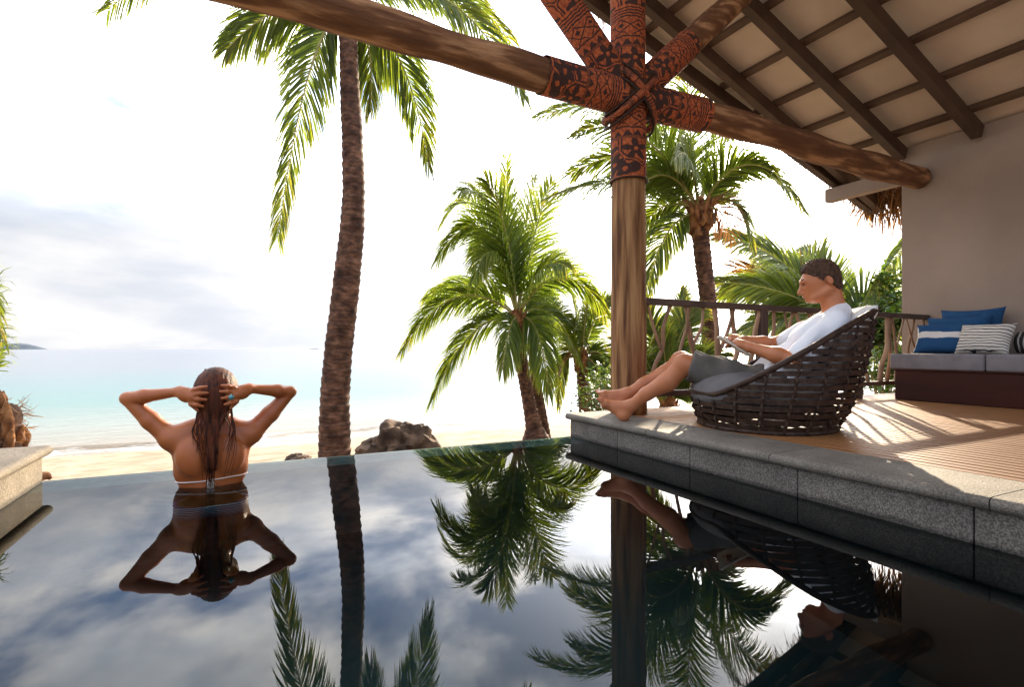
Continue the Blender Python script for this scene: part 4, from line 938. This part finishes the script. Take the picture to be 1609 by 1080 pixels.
# ------------------------------------------------------------------ palms
def frond_mesh(base, ctrl, tip, leaf, n=150, droop=.5, seed=0, roll=None, width=.0135, tint=(.15, .75), tipdry=.25, vee=.25):
    R = random.Random(seed); base, ctrl, tip = Vector(base), Vector(ctrl), Vector(tip)
    Pf = lambda t: base * (1 - t) ** 2 + ctrl * 2 * t * (1 - t) + tip * t * t
    Tf = lambda t: ((ctrl - base) * (1 - t) + (tip - ctrl) * t).normalized()
    S = (ctrl - base).cross(tip - base)
    if S.length < .02 * (tip - base).length ** 2: S = Tf(.5).cross(Vector((0, 0, 1)))
    S.normalize(); roll = R.choice((-1, 1)) * R.uniform(.75, 1.3) if roll is None else roll
    L = (ctrl - base).length + (tip - ctrl).length
    path = [Pf(i / 13) for i in range(14)]; V, Fs, _ = tube_data(path, lerps([.026, .016, .010, .004], 14) if L > 1.2 else lerps([.014, .003], 14), sides=5)
    A = [.62] * len(V); nr = len(Fs); G = Vector((0, 0, -1))
    for i in range(n):
        t = .10 + .90 * (i + R.uniform(-.3, .3)) / (n - 1); t = min(max(t, .08), 1)
        P, T = Pf(t), Tf(t); S0 = (S - T * S.dot(T)).normalized(); N0 = S0.cross(T).normalized(); S_ = S0 * math.cos(roll) + N0 * math.sin(roll); Nn = S_.cross(T).normalized()
        if Nn.z < 0: Nn = -Nn
        for sd in (-1, 1):
            if R.random() < .07: continue
            prof = (min(1, .45 + t * 2.2) if t < .25 else 1) * (1 - .62 * max(0, (t - .45) / .55) ** 1.4); l = leaf * prof * R.uniform(.84, 1.08) * (1 + .07 * math.sin(t * 23 + seed))
            fa = math.radians(38 + 34 * t + R.uniform(-6, 6) + 5 * math.sin(t * 11 + seed * sd)); sv = S_ * sd
            side = (sv + Nn * (vee + R.uniform(-.12, .12))).normalized()
            d0 = (side * math.cos(fa) + T * math.sin(fa)).normalized(); dr = droop * R.uniform(.75, 1.4)
            d1 = (d0 + G * dr * .55).normalized(); d2 = (d1 + G * dr * .9).normalized(); d3 = (d2 + G * dr * .8).normalized()
            w = width * R.uniform(.8, 1.15) * (1 - .4 * t); tw = R.uniform(-.7, .7)
            wv = (T - d0 * T.dot(d0)).normalized(); up = d0.cross(wv); wv = wv * math.cos(tw) + up * math.sin(tw)
            q1 = P + d0 * l * .18; q2 = q1 + d1 * l * .34; q3 = q2 + d2 * l * .28; q4 = q3 + d3 * l * .22; k = len(V)
            V += [P - wv * w * .35, P + wv * w * .35, q1 + wv * w, q1 - wv * w, q2 + wv * w * .92, q2 - wv * w * .92, q3 + wv * w * .6, q3 - wv * w * .6, q4]
            Fs += [(k, k + 1, k + 2, k + 3), (k + 3, k + 2, k + 4, k + 5), (k + 5, k + 4, k + 6, k + 7), (k + 7, k + 6, k + 8)]
            tv = R.uniform(*tint) * (1 - tipdry) + tipdry * t; A += [tv] * 8 + [min(1, tv + .25)]
    return V, Fs, A, nr
def frond(parent, base, ctrl, tip, leaf, m='palm_leaf', **kw):
    V, Fs, A, nr = frond_mesh(base, ctrl, tip, leaf, **kw); me = mesh('frond', V, Fs, attr=A)
    me.materials.append(MATS[m]); me.materials.append(MATS['rachis']); me.polygons.foreach_set('material_index', [1] * nr + [0] * (len(Fs) - nr)); me.update()
    return link('frond', me, None, parent)
def trunk(parent, pts, radii, n=90, sides=20, rings=True, m='trunk', seed=0):
    rg = (lambda ln, a: .016 * (((ln * 8.5 + .12 * math.sin(a + seed) + .2 * mnoise.noise(Vector((ln * 3, math.cos(a), math.sin(a))))) % 1.0) - .5)) if rings else None
    return tube('trunk', spline(pts, n), lerps(radii, n), MATS[m], parent, sides=sides, wob=.06, wscale=2.6, ring=rg, seed=seed)
def crown_core(parent, c, r, seed, boots=12, up=Vector((0, 0, 1))):
    R = random.Random(seed); bm = bmesh.new(); bmesh.ops.create_icosphere(bm, subdivisions=4, radius=1)
    for v in bm.verts:
        d = v.co.copy(); k = r * (1 + .35 * mnoise.noise(d * 3 + Vector((seed, 0, 0))) + .15 * mnoise.noise(d * 9)); v.co = Vector((d.x * k, d.y * k, d.z * k * 1.9)) + c
    me = bpy.data.meshes.new('fibre'); bm.to_mesh(me); bm.free(); link('fibre', me, MATS['fibre'], parent)
    for i in range(boots):
        a = i * 2.4 + R.random() * .5; z = c.z + R.uniform(-1.3, .9) * r; d = Vector((math.cos(a), math.sin(a), 0)); p = Vector((c.x, c.y, z)) + d * r * .55
        tube('leaf_base', spline([p, p + d * r * .5 + Vector((0, 0, r * .7)), p + d * r * R.uniform(.7, 1.3) + Vector((0, 0, r * R.uniform(1.2, 2.0)))], 7), lerps([r * .34, r * .24, r * .08], 7), MATS['fibre'], parent, sides=7, wob=.2, wscale=12)
SEED = [100]
def palm(name, label, base_t, trunk_px, radii, fr, leaf, m='palm_leaf', core=.16, group='palms on the beach', droop=.5, ncore=12, **kw):
    """trunk_px: photo measurements (x, y, distance) of the trunk's course; fr: (ctrl, tip) of each frond, base at the crown"""
    pts = [at(*p) for p in trunk_px]; p = empty(name, pts[0]); tag(p, label, 'palm', group)
    trunk(p, pts, radii, seed=SEED[0] * .37, n=240); c = pts[-1]
    crown_core(p, c, core, SEED[0], ncore)
    for (cx, tx) in fr:
        SEED[0] += 1; R = random.Random(SEED[0]); ct, tp = at(*cx[:3]), at(*tx[:3]); o = tx[3] if len(tx) > 3 else {}
        k = dict(kw); k.update(o); lf = k.pop('leaf', leaf); mm = k.pop('m', m); dr = k.pop('droop', droop)
        d = (ct - c).normalized(); frond(p, c + d * core * .4 + Vector((0, 0, core * .5)), ct, tp, lf, mm, seed=SEED[0], droop=dr, **k)
    return p
T1 = 7.0
palm('coconut_palm', 'tall coconut palm with bare trunk standing just beyond the infinity edge', T1,
     [(523, 765, T1), (526, 700, T1), (526, 640, T1), (531, 560, T1), (545, 440, T1), (555, 330, T1), (554, 230, T1), (549, 120, T1), (546, 25, T1)], [.220, .200, .188, .178, .170, .148, .136, .122, .112],
     [((486, 30, 6.9), (436, 372, 6.6, dict(n=170))), ((440, -20, 6.7), (356, 78, 6.5)), ((640, 40, 7.2), (674, 262, 7.6, dict(n=160))), ((700, -90, 7.0), (822, 150, 6.8, dict(n=165))), ((590, 40, 7.8), (582, 175, 8.2)),
      ((640, -130, 7.4), (800, 60, 7.9)), ((400, -190, 6.6), (170, 14, 6.3)), ((470, -190, 7.6), (330, -80, 8.4)), ((560, -220, 6.8), (640, -260, 6.0)), ((520, -60, 8.0), (500, 90, 8.8)), ((520, -220, 7.6), (430, -260, 8.6)), ((600, -200, 8.0), (700, -160, 9.0))], .78, droop=.46, core=.13, width=.0135)
T2 = 10.0
palm('coconut_palm', 'leafy young coconut palm on the beach with a drooping bright green crown', T2,
     [(843, 705, T2), (839, 672, T2), (830, 628, T2), (819, 565, T2), (813, 505, T2)], [.34, .16, .115, .115, .12],
     [((790, 380, 10), (796, 250, 10.2, dict(droop=.18, leaf=.7))), ((768, 268, 9.8), (688, 408, 9.2)), ((760, 240, 10.4), (694, 350, 10.8)), ((778, 280, 9.6), (725, 300, 9.0)), ((715, 412, 9.8), (634, 548, 9.6, dict(n=170))),
      ((735, 490, 9.6), (680, 628, 9.3)), ((880, 372, 9.9), (955, 500, 9.6)), ((836, 360, 10.2), (868, 285, 10.6, dict(droop=.25))), ((826, 330, 10.4), (842, 275, 11.2)), ((850, 490, 9.7), (862, 618, 9.5)), ((868, 455, 10.3), (915, 575, 10.8)),
      ((798, 500, 9.4), (790, 580, 9.0)), ((850, 390, 9.4), (890, 420, 8.8)), ((765, 330, 10.8), (740, 400, 11.6)), ((800, 340, 9.5), (765, 285, 9.0, dict(droop=.25))), ((745, 420, 10.6), (668, 470, 11.2)), ((840, 430, 10.8), (880, 520, 11.6)), ((775, 330, 9.6), (745, 440, 9.0))], .80, m='palm_leaf_bright', core=.13, droop=.55, width=.0135)
tp2 = empty('coconut_palm', at(856, 700, 10.4)); tag(tp2, 'thin second palm trunk close behind the young bright green palm', 'palm', 'palms on the beach')
trunk(tp2, [at(857, 704, 10.4), at(852, 660, 10.4), at(842, 600, 10.4), at(835, 540, 10.4)], [.14, .11, .10, .08], seed=4)
for cx, tx in (((880, 440, 10.6), (930, 560, 11.0)), ((860, 430, 11), (900, 440, 11.8))): frond(tp2, at(835, 535, 10.4), at(*cx), at(*tx), .55, seed=int(tx[0]))
T3 = 9.4
palm('coconut_palm', 'tall palm beyond the railing, crown against the sun behind the wrapped post', T3,
     [(1122, 700, T3), (1117, 560, T3), (1112, 470, T3), (1104, 400, T3), (1098, 345, T3)], [.19, .15, .14, .145, .16],
     [((1000, 110, 9.0), (845, 185, 8.6, dict(n=165, leaf=.85))), ((985, 255, 9.4), (862, 312, 9.2, dict(n=160, leaf=.8, droop=.55))), ((1040, 340, 9.0), (1014, 462, 8.8)), ((1040, 170, 9.8), (985, 110, 10.4)), ((1075, 140, 9.2), (1080, 60, 9.0)), ((1140, 160, 9.6), (1230, 150, 10)), ((1180, 200, 9.2), (1262, 330, 8.9)),
      ((1160, 270, 9.6), (1182, 395, 9.6)), ((1000, 200, 9.6), (895, 275, 9.8, dict(leaf=.85))), ((1010, 150, 8.4), (900, 215, 8.0, dict(leaf=.85))), ((1045, 220, 8.8), (975, 330, 8.2)), ((1120, 190, 10.2), (1160, 120, 11)), ((1060, 230, 10.2), (1000, 290, 11)), ((1150, 230, 8.8), (1215, 270, 8.2)), ((1085, 210, 8.6), (1060, 250, 7.9)), ((1030, 290, 10), (990, 400, 10.5)), ((1135, 310, 9.0), (1150, 380, 8.6, dict(m='dry_leaf', n=30)))], .70, core=.20, droop=.40, ncore=16, width=.0135)
T5 = 13.0
palm('low_palm', 'low palm spreading its fronds right behind the seated person', T5,
     [(1345, 690, T5), (1342, 620, T5), (1335, 560, T5), (1328, 520, T5)], [.24, .2, .2, .2],
     [((1225, 380, 12.7), (1128, 372, 12.4, dict(n=165))), ((1215, 425, 13.1), (1118, 470, 12.7)), ((1230, 440, 12.0), (1122, 445, 11.7)), ((1240, 395, 13.8), (1170, 440, 14.4)), ((1250, 470, 12.6), (1150, 530, 12.0)), ((1290, 400, 13.8), (1255, 395, 14.8)), ((1380, 430, 12.7), (1412, 500, 12.4)), ((1370, 470, 13.1), (1405, 580, 12.9)), ((1300, 470, 12.0), (1235, 520, 11.4)),
      ((1320, 440, 14.1), (1340, 450, 15.5)), ((1240, 430, 13.4), (1150, 420, 13.8, dict(m='dry_leaf', n=44)))], 1.05, core=.22, droop=.34, width=.026)
T4 = 11.0
palm('small_palm', 'small palm with a stubby trunk and hanging fronds left of the post', T4,
     [(922, 690, T4), (921, 648, T4), (918, 610, T4), (914, 570, T4)], [.17, .15, .14, .13],
     [((885, 520, 11), (878, 640, 10.8)), ((890, 500, 11), (846, 528, 11)), ((905, 470, 11), (890, 440, 11.4)), ((935, 480, 11), (962, 470, 11.2)), ((950, 530, 11), (975, 620, 10.8)), ((920, 490, 10.6), (925, 450, 10.2)), ((890, 545, 10.6), (876, 600, 10.4, dict(m='dry_leaf', n=36))), ((940, 560, 10.8), (958, 640, 10.6))], .55, core=.15, droop=.5)
T9 = 8.0
palm('small_palm', 'low bushy palm growing just outside the railing between post and chair', T9,
     [(1052, 720, T9), (1052, 690, T9), (1051, 665, T9), (1050, 640, T9)], [.14, .13, .12, .11],
     [((1035, 520, 8), (1008, 478, 8)), ((1060, 510, 8), (1098, 488, 8)), ((1010, 560, 8), (968, 540, 8)), ((1085, 560, 8), (1138, 562, 8)), ((1025, 560, 7.5), (1005, 600, 7.2)), ((1060, 530, 8.6), (1075, 455, 9)), ((1075, 590, 7.6), (1095, 640, 7.3)), ((1045, 540, 7.6), (1035, 520, 7.0))], .50, core=.11, droop=.35, width=.017)
p7 = palm('coconut_palm', 'palm hidden behind the wall, one drooping frond showing beside its corner', 7.4,
     [(1560, 700, 13), (1558, 520, 13), (1552, 400, 13), (1545, 330, 13)], [.22, .2, .18, .18],
     [((1440, 330, 12.2), (1366, 470, 11.6, dict(n=110, width=.024)))], .85, core=.2, droop=.6)
p8 = palm('coconut_palm', 'palm at the left frame edge with a shaggy orange brown trunk behind the ledge', 4.0,
     [(-6, 760, 4.3), (-4, 700, 4.3), (-2, 660, 4.3), (-8, 640, 4.3)], [.155, .15, .15, .11],
     [((-40, 350, 4.2), (6, 540, 4.0, dict(n=50, leaf=.34))), ((-90, 330, 4.2), (-40, 420, 3.9)), ((-80, 420, 4.6), (-150, 330, 5.0)), ((-50, 400, 4.6), (-60, 280, 5.0)), ((-60, 480, 4.3), (-130, 560, 4.0))], .36, core=.075, droop=.55, ncore=0, width=.010)
def shaggy():
    R = random.Random(3)
    for i in range(15):                                             # broken leaf bases on the left trunk
        c = at(-4 + R.uniform(-6, 8), R.uniform(630, 700), 4.3); a = R.uniform(0, 6.28); d = Vector((math.cos(a), math.sin(a), 0)); p = c + d * .10
        tube('leaf_base', spline([p - Vector((0, 0, .10)), p + d * .05 + Vector((0, 0, .0)), p + d * R.uniform(.04, .10) + Vector((0, 0, R.uniform(.05, .14)))], 9), lerps([.038, .042, .030, .012], 9), MATS['fibre'], p8, sides=9, wob=.35, wscale=16, seed=i)
shaggy()
def strands():
    R = random.Random(8); V = []; Fs = []; A = []
    for i in range(200):
        c = at(-4, R.uniform(628, 715), 4.3); a = R.uniform(0, 6.28); d = Vector((math.cos(a), math.sin(a), 0)); p = c + d * R.uniform(.13, .19)
        e = (d * R.uniform(.2, .8) + Vector((-d.y, d.x, 0)) * R.uniform(-.6, .6) + Vector((0, 0, R.uniform(-.9, 1.0)))).normalized(); w = e.cross(d).normalized() * R.uniform(.002, .007); L = R.uniform(.04, .13); k = len(V)
        V += [p - w, p + w, p + e * L * .6 + w * .7 + d * .01, p + e * L * .6 - w * .7 + d * .01, p + e * L]; Fs += [(k, k + 1, k + 2, k + 3), (k + 3, k + 2, k + 4)]; A += [R.uniform(.3, 1)] * 5
    tag(link('fibre_strands', mesh('fibre_strands', V, Fs, attr=A), MATS['dry_leaf'], p8), kind='stuff')
strands()

# ------------------------------------------------------------------ shrubs, rocks, drift
def shrub(label, c, r, n, seed, leaf=.06):
    R = random.Random(seed); s = empty('leafy_shrub', (c.x, c.y, beach_z(c.x, c.y))); tag(s, label, 'shrub', 'broadleaf shrubs beyond the railing')
    V = []; Fs = []; A = []; g = Vector((c.x, c.y, beach_z(c.x, c.y)))
    cl = [c + Vector((R.gauss(0, .45) * r, R.gauss(0, .45) * r, R.gauss(0, .5) * r)) for _ in range(16)]
    for k, q in enumerate(cl): tube('stem', spline([g + Vector((R.uniform(-.1, .1), R.uniform(-.1, .1), -.05)), g.lerp(q, .5) + Vector((R.uniform(-.1, .1), R.uniform(-.1, .1), .1)), q], 9), lerps([.022, .006], 9), MATS['branch'], s, sides=6)
    for i in range(n):
        q = R.choice(cl) + Vector((R.gauss(0, .16), R.gauss(0, .16), R.gauss(0, .13))); d = Vector((R.gauss(0, 1), R.gauss(0, 1), R.gauss(-.1, .6))).normalized(); w = d.cross(Vector((R.gauss(0, .4), R.gauss(0, .4), 1))).normalized(); l = leaf * R.uniform(.7, 1.5); k = len(V)
        V += [q, q + d * l * .45 + w * l * .28, q + d * l, q + d * l * .45 - w * l * .28]; Fs.append((k, k + 1, k + 2, k + 3)); A += [R.uniform(.05, .8)] * 4
    link('foliage', mesh('foliage', V, Fs, attr=A), MATS['shrub_leaf'], s)
shrub('dense green broadleaf shrub between the chair back and the wall', at(1395, 510, 11.5), .85, 3400, 1, .13)
shrub('green shrub low behind the railing at the wall corner', at(1425, 565, 10.5), .6, 2000, 2, .11)
shrub('small bright shrub at the foot of the post beyond the deck', at(945, 610, 8.6), .38, 1300, 3, .07)
def rock(label, c, sx, sy, sz, seed, yaw=0):
    bm = bmesh.new(); bmesh.ops.create_icosphere(bm, subdivisions=5, radius=1)
    for v in bm.verts:
        d = v.co.copy(); k = 1 + .30 * mnoise.noise(d * 1.3 + Vector((seed, 0, 0))) + .14 * mnoise.noise(d * 3.1 + Vector((0, seed, 0))) + .05 * mnoise.noise(d * 8)
        k -= .22 * abs(mnoise.noise(d * 2.2 + Vector((seed, 5, 0)))) + .09 * abs(mnoise.noise(d * 5.5 + Vector((seed, 2, 1))))
        v.co = Vector((d.x * sx, d.y * sy, d.z * sz)) * k
    me = bpy.data.meshes.new('rock'); bm.to_mesh(me); bm.free(); me.polygons.foreach_set('use_smooth', [True] * len(me.polygons)); me.set_sharp_from_angle(angle=.6)
    o = link('rock', me, MATS['rock']); o.location = c; o.rotation_euler = (0, 0, yaw); tag(o, label, 'rock', 'rocks on the beach'); return o
rock('large brown boulder on the sand between the two palms', at(630, 712, 7.6), .56, .50, .50, 1.7)
rock('small brown rock on the sand left of the tall trunk', at(467, 725, 8.6), .20, .18, .12, 4.2)
dw = tube('driftwood', spline([at(56, 752, 5.2), at(68, 748, 5.2), at(74, 749, 5.1), at(80, 753, 5.1)], 14), lerps([.05, .04, .035, .015], 14), MATS['fibre'], sides=8, wob=.3, wscale=12)
tag(dw, 'small brown husk on the sand by the ledge corner', 'husk')
